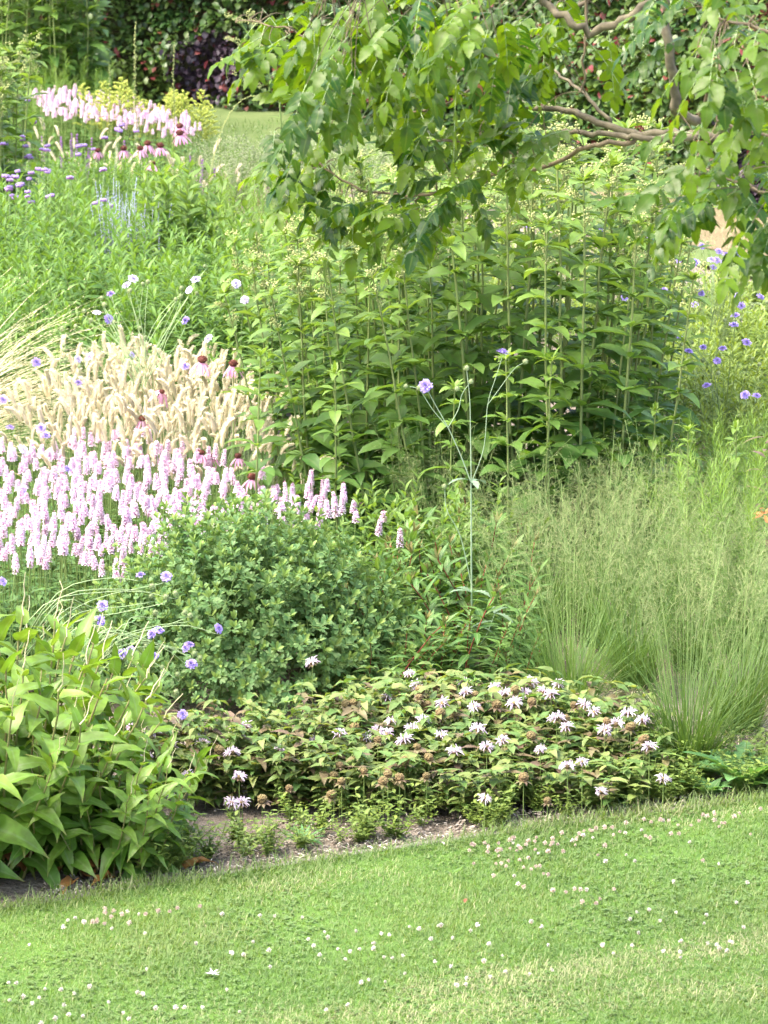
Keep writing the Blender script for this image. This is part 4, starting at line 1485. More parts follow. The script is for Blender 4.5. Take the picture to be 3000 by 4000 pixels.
# purple spikes and brown spikes
def mk_pspike(m, h=.55, r=.007):
    B = MB()
    P = stemline(h, U(0, .06), U(0, 6), .02, 6)
    tubes(B, P, .0014, mi=1)
    k = 90
    t = RNG.uniform(.68, 1, k)
    d = pe(RNG.uniform(0, 6.28, k), RNG.uniform(0, .8, k))
    balls(B, on(P, t) + d * (r * (1.35 - t))[:, None], RNG.uniform(.0018, .0032, k))
    n = 12
    t = np.linspace(.1, .62, n)
    d, nn = dn(np.arange(n) * 2.4, RNG.uniform(0, .7, n))
    leaves(B, on(P, t), d, nn, .05, .014, LANCE, .6, .2, None, 2)
    return B.build('spike', [m, M_mstem, M_bleaf])


PSP = [mk_pspike(M_purp, .5, .011) for _ in range(2)]
BSP = [mk_pspike(M_brsp, .7, .006) for _ in range(2)]
for k, (px, py) in enumerate(c_([(395, 905), (405, 930), (465, 890), (285, 900), (425, 925), (480, 885), (560, 915), (840, 930), (590, 1000), (570, 975)], 0, 0)):
    x, y, _ = at_height(px, py, .46)
    thing('purple_flower_spike', 'small dark purple flower spike between the verbena and the small coneflowers', 'flower', (x, y, 0), U(0, 6), 'dark purple spikes by the verbena', pick(PSP)).scale = (.95,) * 3
for px, py in c_([(1245, 1030), (1285, 1050), (1210, 1060), (995, 1030), (1355, 1110), (1230, 1085)], 0, 0):
    x, y, _ = at_height(px, py, .46)
    thing('purple_flower_spike', 'small dark purple flower spike right of the small coneflowers, before the feathery bush', 'flower', (x, y, 0), U(0, 6), 'dark purple spikes by the feathery bush', pick(PSP)).scale = (.95,) * 3
for px, py in [(1006, 770), (1085, 785), (1152, 805), (1225, 730), (1315, 720), (1320, 760), (1140, 880), (1225, 705)]:
    x, y, _ = at_height(px, py, .66)
    thing('brown_flower_spike', 'thin brownish flower spike standing before the feathery bush and left of the tree leaves', 'flower', (x, y, 0), U(0, 6), 'brown spikes by the feathery bush', pick(BSP))


# silver sage
def mk_sage():
    B = MB()
    P = stemline(.62, U(0, .1), U(0, 6), .06, 8, .003)
    tubes(B, P, np.linspace(.0024, .0012, 8)[None])
    n = 46
    t = RNG.uniform(.45, 1, n)
    d = pe(RNG.uniform(0, 6.28, n), RNG.uniform(.2, 1, n))
    o = on(P, t)
    L = RNG.uniform(.006, .022, n) * (1.3 - t)
    balls(B, o + d * L[:, None], RNG.uniform(.0013, .0024, n), mi=0)
    balls(B, o + d * (L * .6)[:, None], RNG.uniform(.0015, .0026, n), mi=1)
    return B.build('sage_stem', [M_sage, M_sagef])


SAGE = [mk_sage() for _ in range(3)]
for w, tips in {'left of the pair': [(460, 700), (475, 720), (490, 690), (455, 670), (430, 735), (445, 760), (500, 745), (420, 770), (470, 790), (485, 780)], 'right of the pair': [(555, 730), (562, 750), (582, 735), (620, 750), (630, 790), (600, 790), (575, 800), (545, 775), (650, 820), (610, 820), (560, 790)]}.items():
    my = np.mean([p[1] for p in tips]); mx = np.mean([p[0] for p in tips])
    Y = 22.25
    o = thing('silver_sage', 'silvery blue Russian sage with slender upright stems, ' + w, 'plant', (xpx(mx, Y), Y, 0))
    for px, py in tips:
        for k in range(3):
            p = at_depth(px + U(-28, 28), py + U(-10, 60), Y + U(-.12, .12)) - np.array(o.location)
            part('flower_stem', pick(SAGE), o, (p[0] * .6, p[1], 0), (U(-.1, .1), math.atan2(p[0] * .4, max(p[2], .2)) + U(-.06, .06), U(0, 6)), (.8, .8, p[2] / .62))



# coneflowers
def mk_conef(n=13):
    C, Pt = MB(), MB()
    balls(C, [[0, 0, .004]], .0135, .2, sq=.85, tpl=BALL2)
    k = 90
    d = pe(RNG.uniform(0, 6.28, k), np.arcsin(RNG.uniform(-.2, 1, k)))
    tubes(C, np.stack([d * .0125 * [1, 1, .85] + [0, 0, .004], d * .017 * [1, 1, .85] + [0, 0, .004]], 1), np.array([[.0012, .0006]]))
    az = np.arange(n) * 6.28 / n + RNG.normal(0, .1, n)
    d, nn = dn(az, -.55 + RNG.normal(0, .1, n))
    leaves(Pt, d * .009, d, nn, RNG.uniform(.038, .05, n), RNG.uniform(.006, .0085, n), [(0, .5), (.3, .9), (.7, 1), (.93, .7), (1, .3)], RNG.uniform(.5, 1.0, n), .25)
    return C.build('cone', M_cone), Pt.build('petals', M_cpet)


CONEF = [mk_conef() for _ in range(3)]
B = MB(); P = stemline(1, 0, 0, 0, 6); tubes(B, P, np.linspace(.0028, .002, 6)[None], sides=5); CST = B.build('cone_stem', M_mstem)


def coneflower(px, py, Y, label, s=1.0):
    p = at_depth(px, py, Y)
    o = thing('coneflower', label, 'flower', (p[0], p[1], 0), 0, 'pale pink coneflowers')
    part('stem', CST, o, sc=(1, 1, p[2]))
    c, pt = pick(CONEF)
    r = tilt(U(0, 6), U(0, .25), U(0, 6))
    part('cone', c, o, (0, 0, p[2]), r, s)
    part('petals', pt, o, (0, 0, p[2]), r, s)


for px, py, Y, w, s in [(702, 497, 24.6, 'upper of the two tallest far ones', 1.2), (703, 523, 24.4, 'lower of the two tallest far ones', 1.35), (382, 590, 24.2, 'leftmost small one among the far tan plumes', .9), (484, 583, 24.2, 'second small one from the left in the far row', 1.1), (548, 583, 24.2, 'small one in the middle of the far row', 1.05), (577, 563, 24.5, 'highest of the far row, between two others', 1.15), (626, 572, 24.2, 'rightmost of the far row', 1.25), (598, 640, 23.8, 'low one under the far row, partly hidden', .9),
                        (790, 1410, 18.55, 'dark cone rising above the near tan grass', 1.25), (911, 1425, 18.3, 'beside the left edge of the tall clump', 1.2), (555, 1640, 18.5, 'low in the middle of the near tan grass', .9), (785, 1772, 18.0, 'just above the betony, left one of two', .9), (830, 1788, 18.05, 'just above the betony, right one of two', .9), (930, 1785, 18.0, 'ragged one at the foot of the tan grass', .9), (985, 1868, 17.7, 'dark cone at the upper edge of the bushy shrub', 1.15)]:
    coneflower(px, py, Y, 'pink coneflower with drooping petals, ' + w, s)
p = at_depth(632, 1528, 18.6)
o = thing('coneflower', 'pink coneflower seen from behind in the near tan grass, petals hanging', 'flower', (p[0], p[1], 0), 0, 'pale pink coneflowers')
part('stem', CST, o, sc=(1, 1, p[2])); part('petals', CONEF[0][1], o, (0, 0, p[2]), (.5, .35, 0), 1.2); part('cone', CONEF[0][0], o, (0, 0, p[2] - .004), (.5, .35, 0), .7)


# bee balm
def mk_bee():
    B = MB()
    balls(B, [[0, 0, 0]], .0105, mi=1, sq=.8, tpl=BALL2)
    n = 22
    az = np.arange(n) * 2.4 + RNG.normal(0, .2, n)
    el = RNG.uniform(-.1, 1.0, n)
    d, nn = dn(az, el)
    for L, s_, dr in ((.027, 1, 1.2), (.020, -1, 1.0)):
        c = nrm(nn)
        k = n if s_ > 0 else n
        K = 6
        t = np.linspace(0, 1, K)[None]
        th = RNG.uniform(.5, 1.5, (k, 1)) * s_ * t
        LL = L * RNG.uniform(.75, 1.2, (k, 1))
        C = d[:, None] * .008 + d[:, None] * (LL * (t - .25 * t ** 2))[..., None] - c[:, None] * (LL * .45 * s_ * t ** 2)[..., None]
        tubes(B, C, (np.array([.0012, .0015, .0017, .0017, .0014, .0007]))[None], mi=0, sides=4)
    k = 8
    d, nn = dn(np.arange(k) * .785, -.15)
    leaves(B, d * .006 - [0, 0, .006], d, nn, .02, .009, OVATE, .4, .1, None, 2)
    return B.build('flower', [M_mflow, M_mhead, M_mleafr])


def mk_bseed():
    B = MB()
    balls(B, [[0, 0, 0]], .0115, .3, sq=.9, tpl=BALL2)
    k = 110
    d = nrm(RNG.normal(0, 1, (k, 3)))
    balls(B, d * .0112 * [1, 1, .9], RNG.uniform(.0016, .0026, k))
    k = 8
    d, nn = dn(np.arange(k) * .785, -.2)
    leaves(B, d * .006 - [0, 0, .007], d, nn, .02, .009, OVATE, .5, .1, None, 1)
    return B.build('seed_head', [M_mhead, M_mleafr])


def mk_beefol(h=.2):
    B = MB()
    for i in range(11):
        a = i * 2.4
        r = .085 * math.sqrt((i + .5) / 11)
        P = stemline(h * U(.7, 1.1), U(0, .3), a, .1, 5, .004)
        P[:, :2] += r * np.array([math.cos(a), math.sin(a)])
        tubes(B, P, .0013, mi=2)
        for j, t in enumerate(np.linspace(.2, 1, 7)):
            az = j * 1.57 + U(0, 1) + np.array([0, math.pi, 1.2, 4.1])
            d, nn = dn(az, RNG.uniform(-.1, .6, 4))
            s = RNG.uniform(.038, .064, 4) * np.array([1, 1, .6, .6])
            leaves(B, on(P, t), d, nn + RNG.normal(0, .2, (4, 3)), s, s * .46, OVATE, RNG.uniform(.4, 1.3, 4), .3, None, 1 if RNG.random() < .12 else 0, wave=.12)
    return B.build('bee_foliage', [M_mleaf, M_mleafr, M_mstem])


BEE, BSEED, BFOL = [mk_bee() for _ in range(4)], [mk_bseed() for _ in range(2)], [mk_beefol() for _ in range(6)]
BF = c_([(1040, 1130), (848, 1205), (880, 1360), (1010, 1410), (545, 1440), (380, 1470), (850, 1440), (710, 1465), (785, 1420), (150, 1545), (1200, 1450), (965, 1480), (1415, 1265), (1085, 1355), (1495, 1525), (1600, 1485), (1545, 1140), (1610, 1180), (1345, 1105), (1290, 1555), (1440, 1410), (1210, 1240), (1365, 1170), (365, 975), (995, 1055)], 1000, 2000)
BF += c_([(125, 1105), (80, 1180), (205, 1165), (300, 1120), (255, 1185), (465, 1250), (535, 1300), (755, 1305), (845, 1350), (675, 1375), (355, 1395), (185, 1540), (455, 1620), (360, 1650), (600, 1415), (290, 1335), (890, 1525), (15, 1240)], 2000, 2000)
BF += c_([(1250, 1395), (1360, 1445), (1310, 1490), (1110, 1530), (1505, 1560), (940, 1580), (1000, 1425), (1590, 1400), (855, 1395), (1545, 1450), (1300, 1480)], 0, 2000)
BF += c_([(1220, 50), (1550, 60), (1135, 200), (1500, 230), (1570, 228)], 0, 3000) + c_([(1480, 200)], 1000, 3000) + c_([(980, 70), (580, 155)], 2000, 3000)
BS = c_([(535, 1210), (580, 1240), (630, 1235), (875, 1265), (1065, 1150), (1060, 1200), (1195, 1205), (1250, 1190), (1110, 1250), (1030, 1310), (1195, 1300), (1270, 1145), (1045, 1520), (965, 1610), (1120, 1590), (40, 1550), (215, 1580), (790, 1475), (640, 1395), (540, 1640), (1560, 1245), (1420, 1180), (1150, 1130), (1290, 1310)], 1000, 2000)
BS += c_([(125, 1450), (615, 1355), (855, 1470), (770, 1390), (345, 1340), (400, 1250), (130, 1230), (20, 1150)], 2000, 2000) + c_([(505, 45), (555, 85), (215, 130), (40, 200), (855, 40), (825, 85), (1105, 50), (490, 170), (700, 20), (930, 60)], 1000, 3000) + c_([(1055, 1520), (1190, 1425), (780, 1420), (1420, 1540)], 0, 2000) + c_([(75, 60), (230, 210)], 2000, 3000)


def bee_z(py):
    return float(np.interp(py, [2560, 2680, 3060, 3200], [.27, .245, .14, .075]))


beds = scatter([(540, 3100), (900, 3070), (1250, 3030), (1400, 2960), (1800, 2920), (2250, 2930), (2500, 2980), (2530, 3080), (2380, 3145), (1900, 3165), (1300, 3170), (900, 3150), (600, 3130)], 0.0, 74, .088)
roots = []
for (x, y) in beds:
    o = thing('bee_balm', 'low bee balm plant with spidery white flowers and brown seed heads along the bed front', 'flower', (x, y, 0), U(0, 6.28), 'white bee balm along the bed front')
    back = np.clip((y - edge_y(x) - .10) / .9, 0, 1)
    o.scale = (1.05, 1.05, .50 + .72 * back)
    part('foliage', pick(BFOL), o)
    roots.append(o)
UST = None
B = MB(); tubes(B, stemline(1, 0, 0, 0, 4), np.linspace(.0018, .0013, 4)[None], sides=4); UST = B.build('bee_stem', M_mstem)
for kind, lst in (('flower', BF), ('seed_head', BS)):
    for px, py in lst:
        z = bee_z(py) + U(-.01, .015)
        p = at_height(px, py, z)
        r = min(roots, key=lambda o: (o.location[0] - p[0]) ** 2 + (o.location[1] - p[1]) ** 2)
        l = Matrix.LocRotScale(r.location, r.rotation_euler, r.scale).inverted() @ Vector(tuple(p))
        sc = np.array([1 / s for s in r.scale])
        hd = part(kind, pick(BEE) if kind == 'flower' else pick(BSEED), r, l, (U(-.15, .35), U(-.3, .3), U(0, 6)), tuple(sc * (U(.74, 1.0) if kind == 'flower' else U(.95, 1.3))))
        part('flower_stem', UST, r, (l[0], l[1], 0), None, (1, 1, max(l[2] - .004, .02)))


# ------------------------------------------------------------------ bistort with big leaves
def mk_stalk(h=.55, spike=True):
    B = MB()
    P = stemline(h, U(-.05, .1), 0, U(0, .12), 9, .006)
    tubes(B, P, np.linspace(.0048, .0024, 9)[None], mi=1, sides=5)
    n = 12
    t = np.linspace(.10, .96, n)
    az = np.arange(n) * 2.5 + U(0, 6)
    f = t
    d, nn = dn(az, .25 + .75 * f + RNG.normal(0, .22, n))
    s = .215 * (1 - .48 * f ** 1.5) * RNG.uniform(.8, 1.15, n)
    old = (RNG.random(n) < .13) & (t < .5)
    for k, mi in ((~old, 0), (old, 2)):
        if k.any():
            leaves(B, on(P, t)[k], d[k], nn[k] + RNG.normal(0, .22, (k.sum(), 3)), s[k], (s * (.42 - .10 * f))[k], CORD, (RNG.uniform(.8, 2.0, n) - .45 * f)[k], RNG.uniform(.15, .5, k.sum()), np.clip(.15 + .6 * f + RNG.normal(0, .18, n), 0, 1)[k], mi, wave=.22)
    if spike:
        Q = np.stack([P[-1] + np.array([0, 0, q_]) + RNG.normal(0, .004, 3) for q_ in np.linspace(0, .11, 5)])
        tubes(B, Q, np.linspace(.0022, .0012, 5)[None], mi=3)
    return B.build('leafy_stalk', [M_pers, M_pstem, M_persr, M_straw])


STK = [mk_stalk(.55, i % 2 == 0) for i in range(7)]


def bistort(px, Y, rx, ry, h, n, label):
    o = thing('big_leaved_bistort', label, 'plant', (xpx(px, Y), Y, 0))
    for i in range(n):
        r, a = math.sqrt((i + .5) / n), i * 2.39996
        part('leafy_stalk', pick(STK), o, (rx * .72 * r * math.cos(a), ry * .72 * r * math.sin(a), 0), tilt(a, .62 * r * U(.7, 1.15), U(0, 6.28)), h * (1 - .26 * r * r) * U(.85, 1.08) / .55)


bistort(-70, 14.36, .44, .58, .70, 72, 'big leaved bistort clump at the left border beside the lawn')
bistort(400, 14.18, .27, .24, .42, 34, 'lower right lobe of the big leaved bistort, spilling over the lawn edge')
# dry fallen leaves under it
for i, (px, py) in enumerate([(350, 3440), (440, 3445), (725, 3410), (290, 3460)]):
    x, y, _ = at_height(px, py)
    B = MB(); d, nn = dn(np.array([U(0, 6.28)]), np.array([U(.1, .6)])); leaves(B, [[0, 0, 0]], d, nn, U(.09, .13), .045, CORD, U(.8, 1.6), .6, None, 0, wave=.3)
    thing('dry_fallen_leaf', 'rust brown withered leaf lying under the big leaved bistort', 'leaf', (x, y, .012), 0, 'rust brown leaves under the bistort', B.build('dry_leaf', M_persr))

# ------------------------------------------------------------------ right middle: low light green foliage, rosette, orange flower
LIGHT = [mk_shoot(.42, 30, .07, .016, LANCE, M_weed, M_mstem, .1, 1.0, .08, .002, branch=2) for _ in range(3)]
for (x, y) in scatter([(2560, 1150), (2680, 1060), (3150, 1080), (3200, 1620), (2900, 1640), (2720, 1560), (2560, 1350)], .34, 30, .2):
    clump('light_leafy_plant', 'low light green leafy plant under the lavender scabious at the right border', 'plant', x, y, .17, .17, .40, LIGHT, .42, 12, 'light leafy plants at the right border', .5, .2)
for (x, y) in scatter([(1050, 1040), (1500, 900), (2500, 900), (2600, 1050), (2500, 1250), (1300, 1250), (1000, 1200)], .3, 26, .27):
    clump('light_leafy_plant', 'low light green leafy plant hidden behind the tall central clump', 'plant', x, y, .2, .2, .42, LIGHT, .42, 10, 'light leafy plants behind the clump', .5, .2)
for (x, y) in scatter([(2480, 1650), (2640, 1640), (2720, 1900), (2650, 2060), (2450, 1950)], .3, 8, .16):
    clump('light_leafy_plant', 'green leafy plant between the tall clump and the hair grass', 'plant', x, y, .17, .17, .42, BROAD, .75, 8, 'leafy plants beside the hair grass', .5, .2)


def mk_rosette(n, L, prof, wd=.3):
    B = MB()
    az = np.arange(n) * 2.4 + RNG.normal(0, .2, n)
    d, nn = dn(az, RNG.uniform(.35, 1.15, n))
    leaves(B, pe(az, 0 * az) * .01, d, nn, L * RNG.uniform(.7, 1.1, n), L * wd * RNG.uniform(.85, 1.1, n), prof, RNG.uniform(.5, 1.2, n), .25, None, 0, wave=.12)
    return B.build('rosette', M_rose)


x, y, _ = at_height(2905, 3080)
thing('lobed_leaf_rosette', 'pale green rosette of large toothed leaves at the right bed corner', 'plant', (x, y, .0), .3, None, mk_rosette(17, .23, LOBED, .34))
x, y, _ = at_height(2760, 3110)
thing('lobed_leaf_rosette', 'small low rosette of rounded leaves left of the large toothed rosette', 'plant', (x, y, .0), 0, None, mk_rosette(11, .11, OVATE, .45))
x, y, _ = at_height(1185, 3285)
thing('narrow_leaf_rosette', 'small star-like rosette of narrow leaves on the bare soil', 'weed', (x, y, .0), 0, None, mk_rosette(26, .085, LANCE, .14))
x, y, _ = at_height(2420, 3130)
thing('broad_leaf_weed', 'broad leaved weed at the right end of the bee balm', 'weed', (x, y, .0), 0, None, mk_rosette(14, .11, OVATE, .42))
p = at_depth(2985, 2010, 17.1)
o = thing('orange_flower', 'orange-red flower on a leafy stem at the right border above the hair grass', 'flower', (p[0], p[1], 0))
part('stem', CST, o, sc=(1, 1, p[2]))
B = MB(); n = 8; d, nn = dn(np.arange(n) * .8, RNG.uniform(-.1, .7, n)); leaves(B, d * .004, d, nn, .035, .014, PETAL, .4, .2); part('petals', B.build('orange_petals', M_orange), o, (0, 0, p[2]), (.3, -.3, 0), 1.2)
B = MB(); n = 18; d, nn = dn(np.arange(n) * 2.4, RNG.uniform(0, .6, n)); leaves(B, np.stack([0 * d[:, 0], 0 * d[:, 0], np.linspace(.3, .72, n)], 1), d, nn, .09, .022, LANCE, .7, .2); part('leaves', B.build('orange_leaves', M_mleafr), o)

# small weeds on the soil
def mk_weed():
    B = MB()
    for i in range(7):
        P = stemline(U(.03, .1), U(.1, .8), U(0, 6.28), .1, 4, .003)
        tubes(B, P, .0008, mi=0)
        n = 13
        t = np.linspace(.15, 1, n)
        d, nn = dn(np.arange(n) * 2.4, RNG.uniform(-.1, .7, n))
        leaves(B, on(P, t), d, nn, RNG.uniform(.010, .022, n), RNG.uniform(.006, .010, n), ROUND, .4, .2)
    return B.build('weed', M_weed)


WEED = [mk_weed() for _ in range(5)]
x0 = RNG.uniform(-.72, 1.6, 900)
cnt = 0
for x in x0:
    px = 1500 + x / 15.2 * FPX
    off = .09 + RNG.gamma(1.6, .10)
    y = float(edge_y(x)) + off
    bare = (1.0 if px < 760 else .55) if px < 760 or px > 1900 else (.30 if px < 1100 else .09)
    if off > .52 or RNG.random() > bare * (.25 + 1.6 * off):
        continue
    o = thing('small_weed', 'tiny green weed seedling on the bare soil between bee balm and lawn edge', 'weed', (x, y, 0), U(0, 6), 'small weeds on the bed edge', pick(WEED))
    o.scale = (U(.7, 1.5),) * 3
    cnt += 1
    if cnt >= 210:
        break

# ------------------------------------------------------------------ lawn flowers and odds and ends
def mk_clover(m, stemm):
    B = MB()
    k = 55
    d = nrm(RNG.normal(0, 1, (k, 3)) + [0, 0, .35])
    balls(B, [[0, 0, .034]], .0045, .4, 2)
    for q_, mi_ in ((d[:, 2] > -.45, 0), (d[:, 2] <= -.45, 2)):
        leaves(B, d[q_] * .003 + [0, 0, .034], d[q_], nrm(RNG.normal(0, 1, (q_.sum(), 3))), RNG.uniform(.005, .0078, q_.sum()), .0026, PETAL, .3, .2, None, mi_)
    tubes(B, np.array([[0, 0, 0], [.001, 0, .018], [0, 0, .032]])[None], .0008, mi=1)
    return B.build('clover_flower', [m, stemm, M_clovp])


CLW, CLP = [mk_clover(M_clov, M_mstem) for _ in range(3)], [mk_clover(M_clovp, M_mstem) for _ in range(3)]
CW = c_([(440, 967), (487, 948), (412, 1022), (545, 992), (725, 1018), (825, 915), (900, 922), (190, 1120), (940, 1052), (1438, 940), (1640, 1105), (1500, 1193), (1578, 1193), (950, 1280), (55, 1365), (105, 1375), (290, 1405), (395, 1425), (583, 1410), (480, 1440), (255, 1463), (150, 1470), (60, 1485), (703, 1493), (210, 1513), (800, 1565), (537, 1590), (445, 1583), (357, 1615), (265, 1643), (1010, 1548), (1140, 1545), (1195, 1535), (1313, 1530), (1553, 1548), (835, 1610), (95, 1650), (890, 1445), (1470, 1415), (925, 1455), (1270, 1120), (415, 1520)], 0, 3000)
CW += c_([(25, 942), (122, 938), (300, 938), (445, 1035), (648, 1028), (995, 1000), (1057, 1032), (1180, 995), (1200, 1010), (1135, 1100), (865, 1060), (812, 1055), (763, 1122), (762, 1165), (830, 1197), (885, 1205), (952, 1195), (84, 1173), (413, 1198), (578, 1213), (90, 1268), (965, 1305), (838, 1355), (683, 1378), (730, 1345), (1160, 1235), (1478, 1245), (1595, 1190), (1520, 1340), (1617, 1305), (1365, 1352), (1360, 1385), (1300, 1402), (595, 1518), (1390, 1035), (1275, 1080), (1510, 1130), (455, 1545), (340, 1090), (465, 1085), (530, 1145), (375, 1140), (610, 1175), (670, 1150), (1435, 1010), (1265, 1273)], 1000, 3000)
CW += c_([(125, 988), (192, 1015), (235, 1122), (588, 1142), (658, 1172), (262, 1283), (115, 1308), (820, 1045), (780, 1130), (765, 965), (808, 908), (962, 972), (982, 1172), (1090, 1180), (1093, 1200), (1095, 1110), (1268, 1117), (1330, 1135), (1343, 1158), (1412, 1102), (1425, 1112), (1393, 1168), (1245, 980), (890, 900), (1260, 930), (1455, 852), (1065, 915), (40, 745), (485, 775), (1048, 725), (740, 535), (607, 600), (797, 585), (1340, 595), (1152, 460), (172, 530), (42, 493), (8, 465), (525, 425), (460, 430), (735, 405), (390, 460), (980, 330), (840, 385), (15, 680), (1525, 730), (1500, 1015)], 2000, 3000)
for px, py in CW:
    x, y, _ = at_height(px, py, .034)
    thing('clover_flower', 'small white clover flower dotted in the mown lawn', 'flower', (x, y, .004), U(0, 6), 'white clover flowers in the lawn', pick(CLW)).scale = (U(.5, .82),) * 3
pp = [(U(1830, 2420), None) for _ in range(46)] + [(U(2420, 2990), None) for _ in range(26)]
for px, _ in pp:
    ey = float(np.interp(px, [p[0] for p in EDGE_PX], [p[1] for p in EDGE_PX]))
    py = ey + 12 + RNG.gamma(1.4, 28)
    x, y, _ = at_height(px, py, .03)
    thing('faded_clover_flower', 'faded pinkish clover flower in the strip along the right lawn edge', 'flower', (x, y, .004), U(0, 6), 'faded pink clover along the lawn edge', pick(CLP)).scale = (U(.5, .9),) * 3
for px, py in c_([(680, 910), (680, 940), (737, 925), (790, 950), (722, 960), (600, 975), (630, 968), (600, 998), (625, 995), (677, 1000), (838, 1007), (945, 945), (1025, 930), (1100, 920), (1297, 895), (1150, 900)], 0, 3000):
    x, y, _ = at_height(px, py, .03)
    thing('faded_clover_flower', 'faded pinkish clover flower in the lawn before the big leaved bistort', 'flower', (x, y, .004), U(0, 6), 'faded pink clover before the bistort', pick(CLP)).scale = (U(.55, .88),) * 3
for px, py in c_([(50, 585), (105, 575), (75, 630), (125, 640), (155, 628), (180, 630), (205, 670), (232, 695), (110, 570), (265, 800), (350, 795), (405, 780), (445, 785), (570, 835), (545, 875), (455, 870), (660, 780)], 2000, 3000) + c_([(1555, 605), (1590, 610), (1620, 625), (1635, 590), (1540, 697)], 1000, 3000):
    x, y, _ = at_height(px, py, .03)
    thing('faded_clover_flower', 'faded pinkish clover flower out in the middle of the lawn', 'flower', (x, y, .004), U(0, 6), 'faded pink clover out in the lawn', pick(CLP)).scale = (U(.55, .88),) * 3
# feather, fallen leaves, pale sticks
x, y, _ = at_height(830, 3800, .03)
B = MB(); n = 16; d, nn = dn(RNG.uniform(-.4, 3.5, n), RNG.uniform(.1, 1.0, n)); leaves(B, np.zeros((n, 3)), d, nn, RNG.uniform(.012, .026, n), .006, SMALL, .5, .1)
thing('white_feather', 'small fluffy white feather lying on the lawn', 'feather', (x, y, .026), 0, None, B.build('feather', M_feath))
x, y, _ = at_height(1768, 3405, .03)
B = MB(); d, nn = dn(np.array([.1, 2.9]), np.array([.15, .25])); leaves(B, np.zeros((2, 3)), d, nn, [.045, .03], [.02, .018], TOOTH, [-.9, -.6], .5)
thing('fallen_green_leaf', 'curled dark green fallen leaf lying on the lawn', 'leaf', (x, y, .026), 0, None, B.build('fallen_leaf', M_tall))
x, y, _ = at_height(1815, 3518, .03)
B = MB(); d, nn = dn(np.array([1.2]), np.array([.8])); leaves(B, np.zeros((1, 3)), d, nn, .025, .012, OVATE, 1.2, .5)
thing('fallen_brown_leaf', 'tiny orange-brown dry leaf standing in the lawn', 'leaf', (x, y, .024), 0, None, B.build('brown_leaf', M_dead))
for (a, b), (c, d_), w in [((1437, 3306), (1458, 3316), 'left of three on the soil'), ((1490, 3308), (1508, 3318), 'middle of three on the soil'), ((1727, 3290), (1737, 3300), 'rightmost of three, by the lawn edge')]:
    p, q2 = at_height(a, b, .012), at_height(c, d_, .012)
    B = MB(); tubes(B, np.stack([p, (p + q2) / 2 + [0, 0, .003], q2]) - p, .0028, sides=5)
    thing('pale_stick', 'short bleached stick, ' + w, 'stick', p, 0, 'bleached sticks on the soil', B.build('stick', M_chip))

# ------------------------------------------------------------------ overhanging tree
tree = thing('golden_rain_tree', 'tree reaching in from the right with drooping toothed compound leaves', 'tree', (2.75, 12.9, 0))
TO = np.array([2.75, 12.9, 0])
B = MB()
tr = spline([np.array([0, 0, -.1]), np.array([.02, 0, .8]), np.array([-.05, .02, 1.7]), np.array([-.15, 0, 2.6]), np.array([.1, .05, 3.6]), np.array([0, .1, 4.4])], 24)
tubes(B, tr, np.linspace(.13, .05, 24)[None], sides=12)
part('trunk', B.build('trunk', M_bark), tree)
BR = []


def branch(pts, r0, r1, mat=M_bark, K=26, start=None):
    P = [at_depth(*p) - TO for p in pts]
    if start is not None:
        P = [start] + P
    C = spline(P, K)
    C[1:-1] += RNG.normal(0, .004, (K - 2, 3))
    B = MB()
    tubes(B, C, np.linspace(r0, r1, K)[None], sides=7)
    k = max(3, K // 5)
    balls(B, C[RNG.integers(2, K - 2, k)], np.interp(RNG.random(k), [0, 1], [r1, r0]) * .7, sq=.9)
    part('branch', B.build('branch', mat), tree)
    BR.append(C)
    return C


limb = branch([(3500, 720, 12.8), (3150, 620, 12.75), (2960, 575, 12.75), (2740, 525, 12.75), (2600, 522, 12.8), (2450, 515, 12.85), (2330, 480, 12.9), (2200, 425, 13.0), (2080, 415, 13.05), (1980, 350, 13.1), (1880, 310, 13.15), (1790, 260, 13.2), (1680, 170, 13.2)], .0165, .0035, K=50, start=np.array([-.08, .0, 1.95]))
branch([(2740, 528, 12.75), (2600, 548, 12.7), (2480, 540, 12.7), (2380, 520, 12.75), (2290, 512, 12.8), (2180, 530, 12.85), (2080, 580, 12.9), (1990, 600, 12.9), (1900, 560, 12.95), (1760, 550, 13.0), (1580, 555, 13.1)], .010, .003, K=36)
branch([(2480, 545, 12.72), (2420, 565, 12.7), (2330, 560, 12.7), (2240, 600, 12.75), (2100, 660, 12.8), (1950, 670, 12.8), (1880, 710, 12.85), (1760, 748, 12.9), (1640, 770, 12.95), (1520, 760, 13.0), (1400, 735, 13.05), (1270, 655, 13.1), (1170, 560, 13.15)], .0075, .0022, M_twig, K=40)
branch([(2385, 480, 12.95), (2300, 390, 13.0), (2220, 320, 13.1), (2130, 240, 13.2)], .006, .003, M_bark, K=16)
branch([(2720, 470, 12.6), (2650, 440, 12.5), (2630, 340, 12.45), (2610, 160, 12.4), (2595, -60, 12.4)], .014, .012, K=20)
branch([(2730, 480, 12.7), (2770, 350, 12.6), (2840, 210, 12.5), (2950, 60, 12.4)], .006, .004, M_twig, K=16)
branch([(2640, -80, 12.3), (2540, 0, 12.3), (2440, 80, 12.3), (2320, 120, 12.35), (2220, 85, 12.35), (2140, 25, 12.4), (2060, -60, 12.4)], .013, .009, K=24)
branch([(2330, -60, 12.7), (2280, 18, 12.7), (2180, 75, 12.7), (2050, 150, 12.75), (1930, 195, 12.8), (1780, 240, 12.85), (1640, 290, 12.9), (1500, 320, 12.9)], .007, .003, M_twig, K=26)
branch([(2290, -20, 12.6), (2285, 130, 12.6), (2282, 300, 12.6), (2278, 365, 12.6)], .0045, .002, M_twig, K=12)
